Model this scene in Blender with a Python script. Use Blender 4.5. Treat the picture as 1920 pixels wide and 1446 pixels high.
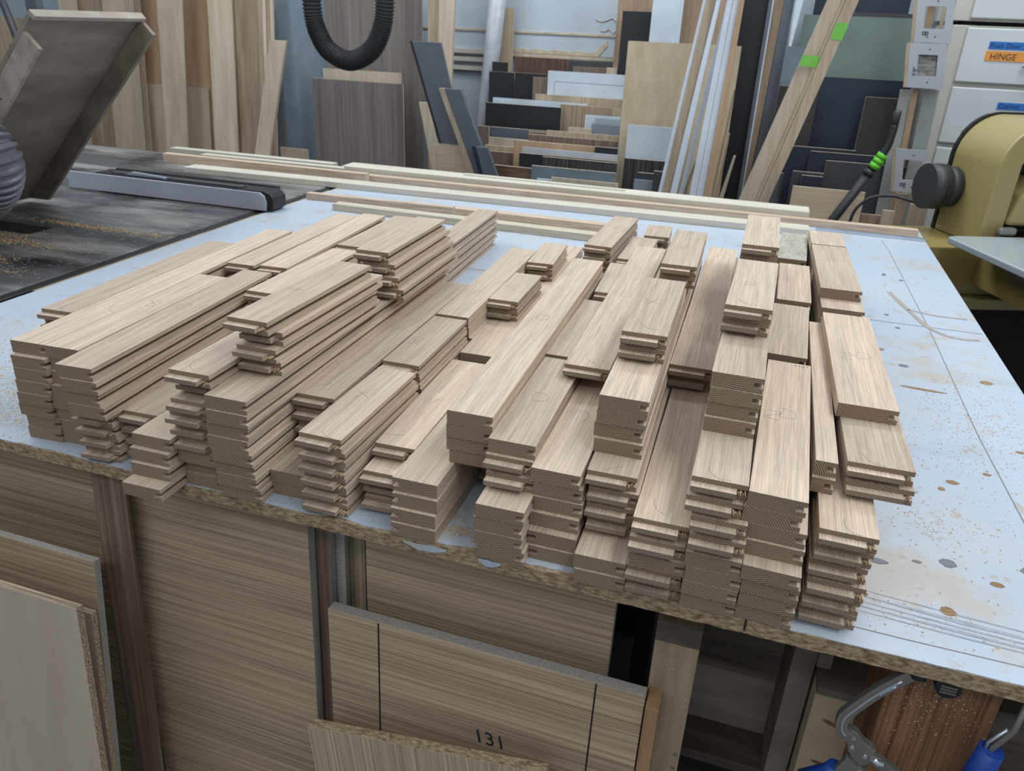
import bpy, bmesh, math, random
from mathutils import Vector, Matrix
for o in list(bpy.data.objects): bpy.data.objects.remove(o, do_unlink=True)
C = bpy.context.scene
COL = C.collection
# ---------------------------------------------------------------- camera
cd = bpy.data.cameras.new('camera'); cam = bpy.data.objects.new('camera', cd); COL.objects.link(cam)
cd.sensor_width = 36.0; cd.lens = 1443 / 1920 * 36; cd.clip_start = .02
rx, dn, fw = Vector((0.94874357, 0.31366014, 0.03876785)), Vector((0.16765469, -0.39550001, -0.90303469)), Vector((-0.2679133, 0.86324797, -0.42781468))
m3 = Matrix((rx, -dn, -fw)).transposed()
cam.matrix_world = Matrix.Translation((0, 0, 1.504)) @ m3.to_4x4()
C.camera = cam
cd.dof.use_dof = True; cd.dof.focus_distance = 1.12; cd.dof.aperture_fstop = 11.0
# ---------------------------------------------------------------- world, lights, exposure
C.view_settings.view_transform = 'Standard'; C.view_settings.look = 'None'
C.view_settings.gamma = 1; C.view_settings.use_curve_mapping = False
C.view_settings.exposure = 0.0
W = bpy.data.worlds.new('ambient_fill'); C.world = W; W.use_nodes = True  # even world light, added as extra fill for the lamps
W.node_tree.nodes['Background'].inputs[0].default_value = (.80, .90, 1.0, 1)
W.node_tree.nodes['Background'].inputs[1].default_value = .42
def area(name, loc, size, power, col, rot=(0, 0, 0)):
    l = bpy.data.lights.new(name, 'AREA'); l.shape = 'RECTANGLE'; l.size, l.size_y = size
    l.energy = power; l.color = col
    o = bpy.data.objects.new(name, l); COL.objects.link(o); o.location = loc; o.rotation_euler = rot
    return o
area('ceiling_light_row', (-.6, 3.3, 3.3), (3.6, .5), 62, (.90, .96, 1.0))
area('ceiling_light_row', (.9, 1.2, 3.2), (.5, 3.0), 46, (.93, .97, 1.0))
area('ceiling_light_row', (-2.6, 1.6, 3.3), (.5, 3.0), 46, (.90, .96, 1.0))
area('ceiling_light_row', (-.4, -1.4, 3.3), (3.0, .5), 26, (.95, .97, 1.0))
R_ = math.radians
rnd = random.Random(7)

# ---------------------------------------------------------------- materials
def new_mat(name):
    m = bpy.data.materials.new(name); m.use_nodes = True
    nt = m.node_tree; b = nt.nodes['Principled BSDF']
    return m, nt, b
def plain(name, col, rough=.5, metal=0.0, bump=0, bscale=60, spec=.5, var=.0):
    m, nt, b = new_mat(name)
    b.inputs['Roughness'].default_value = rough; b.inputs['Metallic'].default_value = metal
    b.inputs['Specular IOR Level'].default_value = spec
    tc = nt.nodes.new('ShaderNodeTexCoord'); n = nt.nodes.new('ShaderNodeTexNoise')
    n.inputs['Scale'].default_value = bscale; n.inputs['Detail'].default_value = 4
    nt.links.new(tc.outputs['Object'], n.inputs['Vector'])
    r = nt.nodes.new('ShaderNodeValToRGB'); v = .06 + var
    r.color_ramp.elements[0].position = .3; r.color_ramp.elements[1].position = .7
    r.color_ramp.elements[0].color = (*[c * (1 - v) for c in col], 1); r.color_ramp.elements[1].color = (*[min(1, c * (1 + v)) for c in col], 1)
    nt.links.new(n.outputs['Fac'], r.inputs['Fac']); nt.links.new(r.outputs['Color'], b.inputs['Base Color'])
    if bump:
        bp = nt.nodes.new('ShaderNodeBump'); bp.inputs['Strength'].default_value = bump; bp.inputs['Distance'].default_value = .002
        nt.links.new(n.outputs['Fac'], bp.inputs['Height']); nt.links.new(bp.outputs['Normal'], b.inputs['Normal'])
    return m
def rand_offset(nt, vec_out):
    oi = nt.nodes.new('ShaderNodeObjectInfo')
    mul = nt.nodes.new('ShaderNodeMath'); mul.operation = 'MULTIPLY'; mul.inputs[1].default_value = 37.0
    nt.links.new(oi.outputs['Random'], mul.inputs[0])
    cb = nt.nodes.new('ShaderNodeCombineXYZ'); nt.links.new(mul.outputs[0], cb.inputs[0]); nt.links.new(mul.outputs[0], cb.inputs[1])
    ad = nt.nodes.new('ShaderNodeVectorMath'); ad.operation = 'ADD'
    nt.links.new(vec_out, ad.inputs[0]); nt.links.new(cb.outputs[0], ad.inputs[1])
    return oi, ad.outputs[0]
def wood(name, dark, light, scale=(260, 7, 260), rough=.62, vary=.10, pores=.55, contrast=(.38, .66), wavy=0.0, big=0.0):
    """wood seen along its face; scale is high across the grain and low along it"""
    m, nt, b = new_mat(name); b.inputs['Roughness'].default_value = rough; b.inputs['Specular IOR Level'].default_value = .3
    tc = nt.nodes.new('ShaderNodeTexCoord')
    oi, vec = rand_offset(nt, tc.outputs['Object'])
    mp = nt.nodes.new('ShaderNodeMapping'); mp.inputs['Scale'].default_value = scale
    src = vec
    if wavy:
        wn = nt.nodes.new('ShaderNodeTexNoise'); wn.inputs['Scale'].default_value = 5; wn.inputs['Detail'].default_value = 1
        nt.links.new(vec, wn.inputs['Vector'])
        sc = nt.nodes.new('ShaderNodeVectorMath'); sc.operation = 'SCALE'; sc.inputs['Scale'].default_value = wavy
        nt.links.new(wn.outputs['Color'], sc.inputs[0])
        a2 = nt.nodes.new('ShaderNodeVectorMath'); a2.operation = 'ADD'
        nt.links.new(vec, a2.inputs[0]); nt.links.new(sc.outputs[0], a2.inputs[1]); src = a2.outputs[0]
    nt.links.new(src, mp.inputs['Vector'])
    n = nt.nodes.new('ShaderNodeTexNoise'); n.inputs['Scale'].default_value = 1; n.inputs['Detail'].default_value = 5; n.inputs['Roughness'].default_value = .6
    nt.links.new(mp.outputs[0], n.inputs['Vector'])
    r = nt.nodes.new('ShaderNodeValToRGB')
    r.color_ramp.elements[0].position = contrast[0]; r.color_ramp.elements[1].position = contrast[1]
    r.color_ramp.elements[0].color = (*dark, 1); r.color_ramp.elements[1].color = (*light, 1)
    nt.links.new(n.outputs['Fac'], r.inputs['Fac'])
    # broad tone bands
    mp2 = nt.nodes.new('ShaderNodeMapping'); mp2.inputs['Scale'].default_value = (scale[0] * .12, scale[1] * .25, scale[2] * .12)
    nt.links.new(src, mp2.inputs['Vector'])
    n2 = nt.nodes.new('ShaderNodeTexNoise'); n2.inputs['Scale'].default_value = 1; n2.inputs['Detail'].default_value = 2
    nt.links.new(mp2.outputs[0], n2.inputs['Vector'])
    mr = nt.nodes.new('ShaderNodeMapRange'); mr.inputs['From Min'].default_value = .3; mr.inputs['From Max'].default_value = .7
    mr.inputs['To Min'].default_value = .90 - big; mr.inputs['To Max'].default_value = 1.08 + big * .5
    nt.links.new(n2.outputs['Fac'], mr.inputs['Value'])
    ml = nt.nodes.new('ShaderNodeMix'); ml.data_type = 'RGBA'; ml.blend_type = 'MULTIPLY'; ml.inputs['Factor'].default_value = 1
    nt.links.new(r.outputs['Color'], ml.inputs['A']); nt.links.new(mr.outputs[0], ml.inputs['B'])
    hs = nt.nodes.new('ShaderNodeHueSaturation')
    vr = nt.nodes.new('ShaderNodeMapRange'); vr.inputs['To Min'].default_value = 1 - vary; vr.inputs['To Max'].default_value = 1 + vary
    nt.links.new(oi.outputs['Random'], vr.inputs['Value']); nt.links.new(vr.outputs[0], hs.inputs['Value'])
    nt.links.new(ml.outputs['Result'], hs.inputs['Color']); nt.links.new(hs.outputs['Color'], b.inputs['Base Color'])
    bp = nt.nodes.new('ShaderNodeBump'); bp.inputs['Strength'].default_value = .15; bp.inputs['Distance'].default_value = .0004
    nt.links.new(n.outputs['Fac'], bp.inputs['Height']); nt.links.new(bp.outputs['Normal'], b.inputs['Normal'])
    return m
def endgrain(name, dark, light, axis='XZ', period=.0021):
    m, nt, b = new_mat(name); b.inputs['Roughness'].default_value = .75; b.inputs['Specular IOR Level'].default_value = .2
    tc = nt.nodes.new('ShaderNodeTexCoord')
    oi = nt.nodes.new('ShaderNodeObjectInfo')
    def lin(a, k, lo=-.085, hi=.085):
        q = nt.nodes.new('ShaderNodeMath'); q.operation = 'MULTIPLY'; q.inputs[1].default_value = k
        nt.links.new(a, q.inputs[0]); fr = nt.nodes.new('ShaderNodeMath'); fr.operation = 'FRACT'; nt.links.new(q.outputs[0], fr.inputs[0])
        mr = nt.nodes.new('ShaderNodeMapRange'); mr.inputs['To Min'].default_value = lo; mr.inputs['To Max'].default_value = hi
        nt.links.new(fr.outputs[0], mr.inputs['Value']); return mr.outputs[0]
    cb = nt.nodes.new('ShaderNodeCombineXYZ'); nt.links.new(lin(oi.outputs['Random'], 91.7), cb.inputs[0]); nt.links.new(lin(oi.outputs['Random'], 53.3, .030, .110), cb.inputs[2])
    ad = nt.nodes.new('ShaderNodeVectorMath'); ad.operation = 'ADD'
    nt.links.new(tc.outputs['Object'], ad.inputs[0]); nt.links.new(cb.outputs[0], ad.inputs[1])
    flat = nt.nodes.new('ShaderNodeVectorMath'); flat.operation = 'MULTIPLY'; flat.inputs[1].default_value = (1, .0, 1)
    nt.links.new(ad.outputs[0], flat.inputs[0])
    w = nt.nodes.new('ShaderNodeTexWave'); w.wave_type = 'RINGS'; w.rings_direction = 'Y'
    w.inputs['Scale'].default_value = 6.283 / 20 / period; w.inputs['Distortion'].default_value = 5.0; w.inputs['Detail'].default_value = 2; w.inputs['Detail Scale'].default_value = .25
    nt.links.new(flat.outputs[0], w.inputs['Vector'])
    r = nt.nodes.new('ShaderNodeValToRGB'); r.color_ramp.elements[0].position = .15; r.color_ramp.elements[1].position = .75
    r.color_ramp.elements[0].color = (*dark, 1); r.color_ramp.elements[1].color = (*light, 1)
    nt.links.new(w.outputs['Fac'], r.inputs['Fac'])
    n = nt.nodes.new('ShaderNodeTexNoise'); n.inputs['Scale'].default_value = 900; n.inputs['Detail'].default_value = 3
    nt.links.new(tc.outputs['Object'], n.inputs['Vector'])
    mr = nt.nodes.new('ShaderNodeMapRange'); mr.inputs['To Min'].default_value = .7; mr.inputs['To Max'].default_value = 1.3
    nt.links.new(n.outputs['Fac'], mr.inputs['Value'])
    ml = nt.nodes.new('ShaderNodeMix'); ml.data_type = 'RGBA'; ml.blend_type = 'MULTIPLY'; ml.inputs['Factor'].default_value = 1
    nt.links.new(r.outputs['Color'], ml.inputs['A']); nt.links.new(mr.outputs[0], ml.inputs['B'])
    nt.links.new(ml.outputs['Result'], b.inputs['Base Color'])
    return m
def speckle(name, c1, c2, scale=500, rough=.85, bump=.6):
    m, nt, b = new_mat(name); b.inputs['Roughness'].default_value = rough; b.inputs['Specular IOR Level'].default_value = .15
    tc = nt.nodes.new('ShaderNodeTexCoord'); mp = nt.nodes.new('ShaderNodeMapping'); mp.inputs['Scale'].default_value = (.35, 1, 1)
    nt.links.new(tc.outputs['Object'], mp.inputs['Vector'])
    n = nt.nodes.new('ShaderNodeTexNoise'); n.inputs['Scale'].default_value = scale; n.inputs['Detail'].default_value = 5; n.inputs['Roughness'].default_value = .7
    nt.links.new(mp.outputs[0], n.inputs['Vector'])
    r = nt.nodes.new('ShaderNodeValToRGB'); r.color_ramp.elements[0].position = .36; r.color_ramp.elements[1].position = .64
    r.color_ramp.elements[0].color = (*c1, 1); r.color_ramp.elements[1].color = (*c2, 1)
    nt.links.new(n.outputs['Fac'], r.inputs['Fac']); nt.links.new(r.outputs['Color'], b.inputs['Base Color'])
    bp = nt.nodes.new('ShaderNodeBump'); bp.inputs['Strength'].default_value = bump; bp.inputs['Distance'].default_value = .0015
    nt.links.new(n.outputs['Fac'], bp.inputs['Height']); nt.links.new(bp.outputs['Normal'], b.inputs['Normal'])
    return m
def worn(name, base, grime, masks, rough=.35, spec=.5, metal=0.0):
    """painted or laminated surface with worn, dusty patches; masks: (scale, lo, hi, strength, colour, stretch)"""
    m, nt, b = new_mat(name); b.inputs['Roughness'].default_value = rough; b.inputs['Specular IOR Level'].default_value = spec; b.inputs['Metallic'].default_value = metal
    tc = nt.nodes.new('ShaderNodeTexCoord')
    prev = None
    for i, (sc, lo, hi, st, col, stretch) in enumerate(masks):
        mp = nt.nodes.new('ShaderNodeMapping'); mp.inputs['Scale'].default_value = stretch; mp.inputs['Location'].default_value = (i * 3.1, i * 1.7, 0)
        nt.links.new(tc.outputs['Object'], mp.inputs['Vector'])
        n = nt.nodes.new('ShaderNodeTexNoise'); n.inputs['Scale'].default_value = sc; n.inputs['Detail'].default_value = 6; n.inputs['Roughness'].default_value = .62
        nt.links.new(mp.outputs[0], n.inputs['Vector'])
        mr = nt.nodes.new('ShaderNodeMapRange'); mr.inputs['From Min'].default_value = lo; mr.inputs['From Max'].default_value = hi; mr.inputs['To Max'].default_value = st
        nt.links.new(n.outputs['Fac'], mr.inputs['Value'])
        mx = nt.nodes.new('ShaderNodeMix'); mx.data_type = 'RGBA'; mx.inputs['B'].default_value = (*col, 1)
        if prev is None: mx.inputs['A'].default_value = (*base, 1)
        else: nt.links.new(prev, mx.inputs['A'])
        nt.links.new(mr.outputs[0], mx.inputs['Factor']); prev = mx.outputs['Result']
    nt.links.new(prev, b.inputs['Base Color'])
    return m
M = {}
M['oak'] = wood('oak', (.408, .314, .234), (.612, .492, .386), scale=(950, 13, 950), vary=.15, big=.03, contrast=(.34,.64))
M['oak_grey'] = wood('oak_weathered', (.31, .28, .24), (.42, .39, .335), scale=(160, 40, 160), vary=.03, big=.15)
M['end'] = endgrain('oak_endgrain', (.135, .091, .061), (.375, .280, .200), period=.0024)
M['end_light'] = endgrain('oak_tongue_endgrain', (.15, .11, .08), (.36, .28, .21), period=.0016)
M['splinter'] = plain('torn_oak', (.60, .44, .27), .8, bscale=400, var=.2)
M['pencil'] = plain('pencil', (.17, .17, .17), .6)
M['trim_white'] = plain('white_primer', (.68, .74, .84), .4, bscale=9)
M['laminate_white'] = worn('white_laminate', (.45, .52, .615), None, [
    (2.2, .50, .76, .5, (.56, .54, .50), (1, 1, 1)), (7, .55, .68, .6, (.47, .40, .30), (1, 1, 1)), (34, .60, .68, .55, (.42, .32, .20), (1, .8, 1)),
    (120, .63, .70, .75, (.36, .25, .15), (1, .6, 1)), (3, .58, .80, .5, (.33, .35, .38), (.5, 3, 1))], rough=.33)
M['particle'] = speckle('particleboard', (.16, .11, .065), (.50, .38, .25), 260)
M['mdf'] = speckle('mdf_edge', (.30, .27, .24), (.46, .42, .38), 420, bump=.1)
M['maple_board'] = wood('maple', (.50, .46, .385), (.61, .57, .49), scale=(5, 120, 120), vary=.04, contrast=(.3,.75))
M['maple_dull'] = wood('poplar_edge', (.46, .40, .30), (.62, .56, .45), scale=(7, 150, 150), vary=.04)
M['oak_x'] = wood('oak_strip', (.42, .31, .225), (.62, .50, .39), scale=(8, 260, 260), vary=.06)
def sheet_mat(n, d, l, **k): M[n] = wood(n + '_sheet', d, l, scale=k.pop('scale', (60, 60, 4)), **k)
sheet_mat('tan', (.36, .28, .20), (.47, .38, .28)); sheet_mat('pale', (.46, .38, .29), (.56, .48, .38)); sheet_mat('beige', (.50, .40, .29), (.60, .49, .37), scale=(5, 60, 60))
sheet_mat('redwalnut', (.085, .045, .035), (.15, .085, .065)); sheet_mat('walnut', (.15, .11, .09), (.23, .17, .14)); sheet_mat('redbrown', (.12, .065, .045), (.20, .12, .085), scale=(5, 60, 90))
sheet_mat('stripebrown', (.14, .10, .08), (.27, .20, .155), scale=(170, 60, 2)); sheet_mat('stripetan', (.27, .20, .14), (.42, .33, .24), scale=(140, 60, 2))
sheet_mat('orangetan', (.42, .28, .17), (.52, .36, .24)); sheet_mat('brown', (.27, .19, .13), (.37, .27, .19)); sheet_mat('tanbrown', (.30, .21, .14), (.50, .39, .28), scale=(30, 30, 2.5), contrast=(.3, .7), big=.1)
sheet_mat('maple2', (.48, .385, .285), (.62, .52, .405), scale=(28, 28, 2.5), contrast=(.3, .7), big=.06); sheet_mat('maple', (.46, .37, .25), (.56, .47, .34), scale=(22, 22, 7)); sheet_mat('orangebrown', (.42, .26, .15), (.54, .37, .24), scale=(18, 18, 3), big=.08)
sheet_mat('walnutveneer', (.150, .122, .112), (.245, .208, .190), scale=(95, 30, 2.2), contrast=(.3, .72), big=.12, wavy=.012)
M['stripedark'] = wood('dark_striped_sheet', (.02, .02, .022), (.09, .085, .085), scale=(170, 60, 2))
for n, c, r in [('black', (.018, .020, .026), .45), ('charcoal', (.045, .05, .058), .5), ('slate', (.105, .118, .138), .38), ('bluegrey', (.16, .20, .24), .4), ('bluegrey2', (.25, .31, .37), .4), ('grey', (.24, .27, .31), .4), ('lightgrey', (.36, .41, .44), .35),
                ('white', (.56, .63, .70), .25), ('palewhite', (.42, .45, .49), .4), ('darkblue', (.020, .028, .045), .4), ('darkbrown', (.040, .034, .034), .5), ('greengrey', (.155, .205, .195), .25)]:
    M[n] = plain(n + '_laminate', c, r, bscale=9, var=.04)
M['lam_h'] = wood('striped_laminate_across', (.27, .19, .12), (.60, .465, .325), scale=(2.2, 60, 250), vary=.03, contrast=(.33, .70), big=.06, wavy=.004)
M['lam_v'] = wood('striped_laminate_upright', (.28, .21, .14), (.56, .46, .33), scale=(260, 60, 2.0), vary=.03, contrast=(.33, .70))
M['walnut_v'] = wood('walnut_upright', (.120, .080, .058), (.28, .205, .155), scale=(190, 60, 2.0), vary=.03, contrast=(.3, .72))
M['ply_pale'] = wood('pale_plywood_face', (.46, .375, .295), (.54, .455, .37), scale=(26, 26, 2.4), vary=.03, contrast=(.3, .75), big=.05)
M['ply_edge'] = wood('plywood_edge', (.20, .14, .09), (.55, .45, .33), scale=(6, 300, 300), vary=.04)
M['leg_pale'] = wood('dusty_pine', (.27, .20, .125), (.42, .335, .225), scale=(60, 30, 5), vary=.03, contrast=(.3, .75), wavy=.03)
M['leg_orange'] = wood('orange_pine', (.30, .17, .085), (.42, .26, .14), scale=(60, 60, 4), vary=.03)
M['fir'] = wood('fir_beam', (.100, .045, .022), (.295, .150, .080), scale=(150, 60, 1.5), vary=.02, contrast=(.36, .58), wavy=.004)
M['box_ply'] = wood('dusty_box_plywood', (.20, .16, .13), (.28, .23, .19), scale=(6, 40, 40), vary=.05)
M['box_face'] = plain('pale_box_end', (.46, .37, .25), .7, bscale=30)
M['tray'] = wood('aged_plywood', (.175, .135, .105), (.27, .215, .17), scale=(12, 4, 12), vary=.02, big=.08)
M['tray_rim'] = wood('aged_plywood_rim', (.28, .23, .19), (.40, .34, .285), scale=(30, 12, 12), vary=.02)
M['iron'] = worn('cast_iron', (.075, .078, .085), None, [(2.5, .45, .66, .85, (.34, .33, .30), (.6, 2.5, 1)), (3.2, .50, .66, .95, (.012, .012, .016), (1, 1.6, 1)), (60, .60, .72, .7, (.40, .26, .13), (1, 1, 1))], rough=.38, spec=.5)
M['black_rail'] = plain('black_steel', (.012, .013, .016), .4, bscale=40)
M['fence_face'] = plain('fence_face', (.42, .44, .50), .35, bscale=12)
M['alu'] = plain('aluminium', (.55, .60, .66), .3, metal=.8, bscale=20)
M['alu_dull'] = worn('dull_aluminium', (.42, .45, .45), None, [(6, .4, .7, .6, (.26, .27, .26), (1, 1, .5)), (14, .5, .7, .5, (.50, .49, .43), (1, 1, .4))], rough=.4, metal=.3)
M['steel_table'] = worn('steel_table', (.46, .53, .57), None, [(3, .4, .7, .6, (.52, .55, .50), (1, 1, 1))], rough=.22, metal=.35)
M['rubber'] = plain('black_rubber', (.030, .032, .036), .5, bscale=40)
M['duct'] = plain('grey_duct', (.11, .115, .13), .38, bscale=40)
M['gold'] = plain('mustard_enamel', (.31, .25, .10), .32, bscale=3, spec=.6)
M['gold_dark'] = plain('mustard_enamel_base', (.27, .21, .070), .4, bscale=3)
M['cream_cab'] = plain('cream_cabinet', (.56, .55, .49), .5, bscale=4)
M['drawer'] = plain('white_drawer', (.60, .63, .64), .35, bscale=3)
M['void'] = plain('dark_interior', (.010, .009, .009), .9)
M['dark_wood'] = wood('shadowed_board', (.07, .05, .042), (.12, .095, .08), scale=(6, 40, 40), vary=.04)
M['tape_blue'] = plain('blue_tape', (.02, .16, .52), .6); M['tape_orange'] = plain('orange_tape', (.75, .30, .05), .6); M['tape_green'] = plain('green_tape', (.17, .50, .07), .6)
M['wall'] = worn('painted_wall', (.38, .44, .50), None, [(2, .5, .75, .4, (.46, .50, .53), (1, 1, 1)), (5, .6, .75, .5, (.45, .38, .27), (1, 1, 2))], rough=.6)
M['wall_paper'] = plain('wall_covering', (.46, .52, .58), .4, bscale=3, var=.05)
M['torn'] = plain('torn_backing', (.50, .42, .30), .8, bscale=30, var=.15)
M['concrete'] = speckle('concrete_floor', (.14, .135, .13), (.24, .235, .225), 14, bump=.1)
M['dust'] = plain('sawdust', (.56, .37, .19), .95, bscale=300, var=.3)
M['dust_pale'] = plain('pale_sawdust', (.62, .52, .38), .95, bscale=300, var=.25)
M['stain_brown'] = plain('dried_glue', (.36, .31, .27), .5, bscale=80, var=.1)
M['stain_dark'] = plain('dark_smear', (.16, .17, .19), .5); M['knot'] = speckle('exposed_core', (.20, .12, .06), (.42, .28, .16), 300)
M['smudge'] = plain('grey_smudge', (.31, .35, .41), .4, bscale=60, var=.15); M['line'] = plain('score_line', (.22, .21, .19), .7)
M['clamp'] = plain('nickel_plate', (.25, .245, .225), .42, metal=.6, bscale=20)
M['blue_grip'] = plain('blue_grip', (.010, .055, .30), .45); M['green_grip'] = plain('green_grip', (.13, .55, .03), .5)
M['tube_paper'] = plain('crumpled_film', (.42, .44, .48), .35, bump=1.0, bscale=14, var=.12)
M['ink'] = plain('marker_ink', (.02, .025, .05), .6)
M['hf'] = plain('grey_template_board', (.40, .42, .45), .45, bscale=6)
M['rubble'] = speckle('grey_stone_paper', (.10, .10, .10), (.42, .42, .41), 40, bump=.2)

# ---------------------------------------------------------------- mesh helpers
class MB:
    def __init__(s): s.bm = bmesh.new(); s.idx = 0
    def quad(s, vs):
        vv = [s.bm.verts.new(v) for v in vs]
        f = s.bm.faces.new(vv); f.material_index = s.idx; return f
    def box(s, x0, x1, y0, y1, z0, z1, mat=None, endslot=None):
        P = [(x0, y0, z0), (x1, y0, z0), (x1, y1, z0), (x0, y1, z0), (x0, y0, z1), (x1, y0, z1), (x1, y1, z1), (x0, y1, z1)]
        if mat is not None: P = [mat @ Vector(p) for p in P]
        v = [s.bm.verts.new(p) for p in P]
        for q, sl in (((0, 3, 2, 1), None), ((4, 5, 6, 7), None), ((0, 1, 5, 4), endslot), ((2, 3, 7, 6), endslot), ((1, 2, 6, 5), None), ((3, 0, 4, 7), None)):
            f = s.bm.faces.new([v[i] for i in q]); f.material_index = s.idx if sl is None else sl
        return s
    def prism(s, pts, d, cap=True, capslot=None):
        """pts: 3-D outline, d: extrusion vector"""
        d = Vector(d); a = [s.bm.verts.new(Vector(p)) for p in pts]; b = [s.bm.verts.new(Vector(p) + d) for p in pts]
        n = len(a)
        for i in range(n):
            f = s.bm.faces.new([a[i], a[(i + 1) % n], b[(i + 1) % n], b[i]]); f.material_index = s.idx
        if cap:
            for L in (a[::-1], b):
                f = s.bm.faces.new(L); f.material_index = s.idx if capslot is None else capslot
        return s
    def tube(s, pts, r, seg=16, flat=False, cap=True):
        pts = [Vector(p) for p in pts]; n = len(pts); rr = r if hasattr(r, '__len__') else [r] * n
        rings = []; ref = Vector((0, 0, 1))
        t0 = (pts[1] - pts[0]).normalized()
        if abs(t0.dot(ref)) > .95: ref = Vector((1, 0, 0))
        u = t0.cross(ref).normalized()
        for i, p in enumerate(pts):
            t = (pts[min(i + 1, n - 1)] - pts[max(i - 1, 0)]).normalized()
            u = (u - t * u.dot(t)).normalized(); w = t.cross(u)
            rings.append([s.bm.verts.new(p + (u * math.cos(2 * math.pi * k / seg) + w * math.sin(2 * math.pi * k / seg)) * rr[i]) for k in range(seg)])
        for i in range(n - 1):
            for k in range(seg):
                f = s.bm.faces.new([rings[i][k], rings[i][(k + 1) % seg], rings[i + 1][(k + 1) % seg], rings[i + 1][k]]); f.smooth = not flat; f.material_index = s.idx
        if cap:
            for q in (rings[0][::-1], rings[-1]): f = s.bm.faces.new(q); f.material_index = s.idx
        return s
    def ribbon(s, pts, w, h=.0004):
        """thin raised line following 3-D pts lying on a horizontal surface"""
        pts = [Vector(p) for p in pts]; n = len(pts); L = []; Rr = []
        for i, p in enumerate(pts):
            t = pts[min(i + 1, n - 1)] - pts[max(i - 1, 0)]; t.z = 0
            t = t.normalized() if t.length > 1e-9 else Vector((1, 0, 0)); q = Vector((-t.y, t.x, 0))
            ww = (w if not hasattr(w, '__len__') else w[i]) / 2
            L.append(s.bm.verts.new(p + q * ww + Vector((0, 0, h)))); Rr.append(s.bm.verts.new(p - q * ww + Vector((0, 0, h))))
        for i in range(n - 1):
            f = s.bm.faces.new([Rr[i], Rr[i + 1], L[i + 1], L[i]]); f.material_index = s.idx
        return s
    def build(s, name, mats, parent=None, loc=None, rot=None, bevel=0):
        bmesh.ops.recalc_face_normals(s.bm, faces=s.bm.faces)
        me = bpy.data.meshes.new(name); s.bm.to_mesh(me); s.bm.free()
        for m in (mats if isinstance(mats, (list, tuple)) else [mats]): me.materials.append(M[m] if isinstance(m, str) else m)
        o = bpy.data.objects.new(name, me); COL.objects.link(o)
        if loc is not None: o.location = loc
        if rot is not None: o.rotation_euler = rot
        if parent is not None: o.parent = parent
        if bevel:
            b = o.modifiers.new('bevel', 'BEVEL'); b.width = bevel; b.segments = 2; b.limit_method = 'ANGLE'
        return o
def tag(o, label, cat, group=None, kind=None):
    if label: o['label'] = label
    if cat: o['category'] = cat
    if group: o['group'] = group
    if kind: o['kind'] = kind
    return o
def empty(name, loc, rot=(0, 0, 0)):
    e = bpy.data.objects.new(name, None); COL.objects.link(e); e.location = loc; e.rotation_euler = rot; e.empty_display_size = .1; return e
def structure(o): o['kind'] = 'structure'; return o
def arc(cx, cz, r, a0, a1, n): return [(cx + r * math.cos(R_(a0 + (a1 - a0) * i / n)), cz + r * math.sin(R_(a0 + (a1 - a0) * i / n))) for i in range(n + 1)]
def text_mesh(name, s, size, mat, parent=None, M4=None, depth=.0004, shear=0.0):
    cu = bpy.data.curves.new(name, 'FONT'); cu.body = s; cu.size = size; cu.extrude = depth; cu.shear = shear; cu.offset = -.0001
    ob = bpy.data.objects.new(name + '_curve', cu); COL.objects.link(ob)
    bpy.context.view_layer.update()
    me = bpy.data.meshes.new_from_object(ob.evaluated_get(bpy.context.evaluated_depsgraph_get()))
    bpy.data.objects.remove(ob); bpy.data.curves.remove(cu)
    me.materials.clear(); me.materials.append(M[mat]); me.name = name
    o = bpy.data.objects.new(name, me); COL.objects.link(o)
    if M4 is not None: o.matrix_world = M4
    if parent is not None: o.parent = parent
    return o
ZT = .9        # table top
TH = .0195     # board thickness
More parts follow.
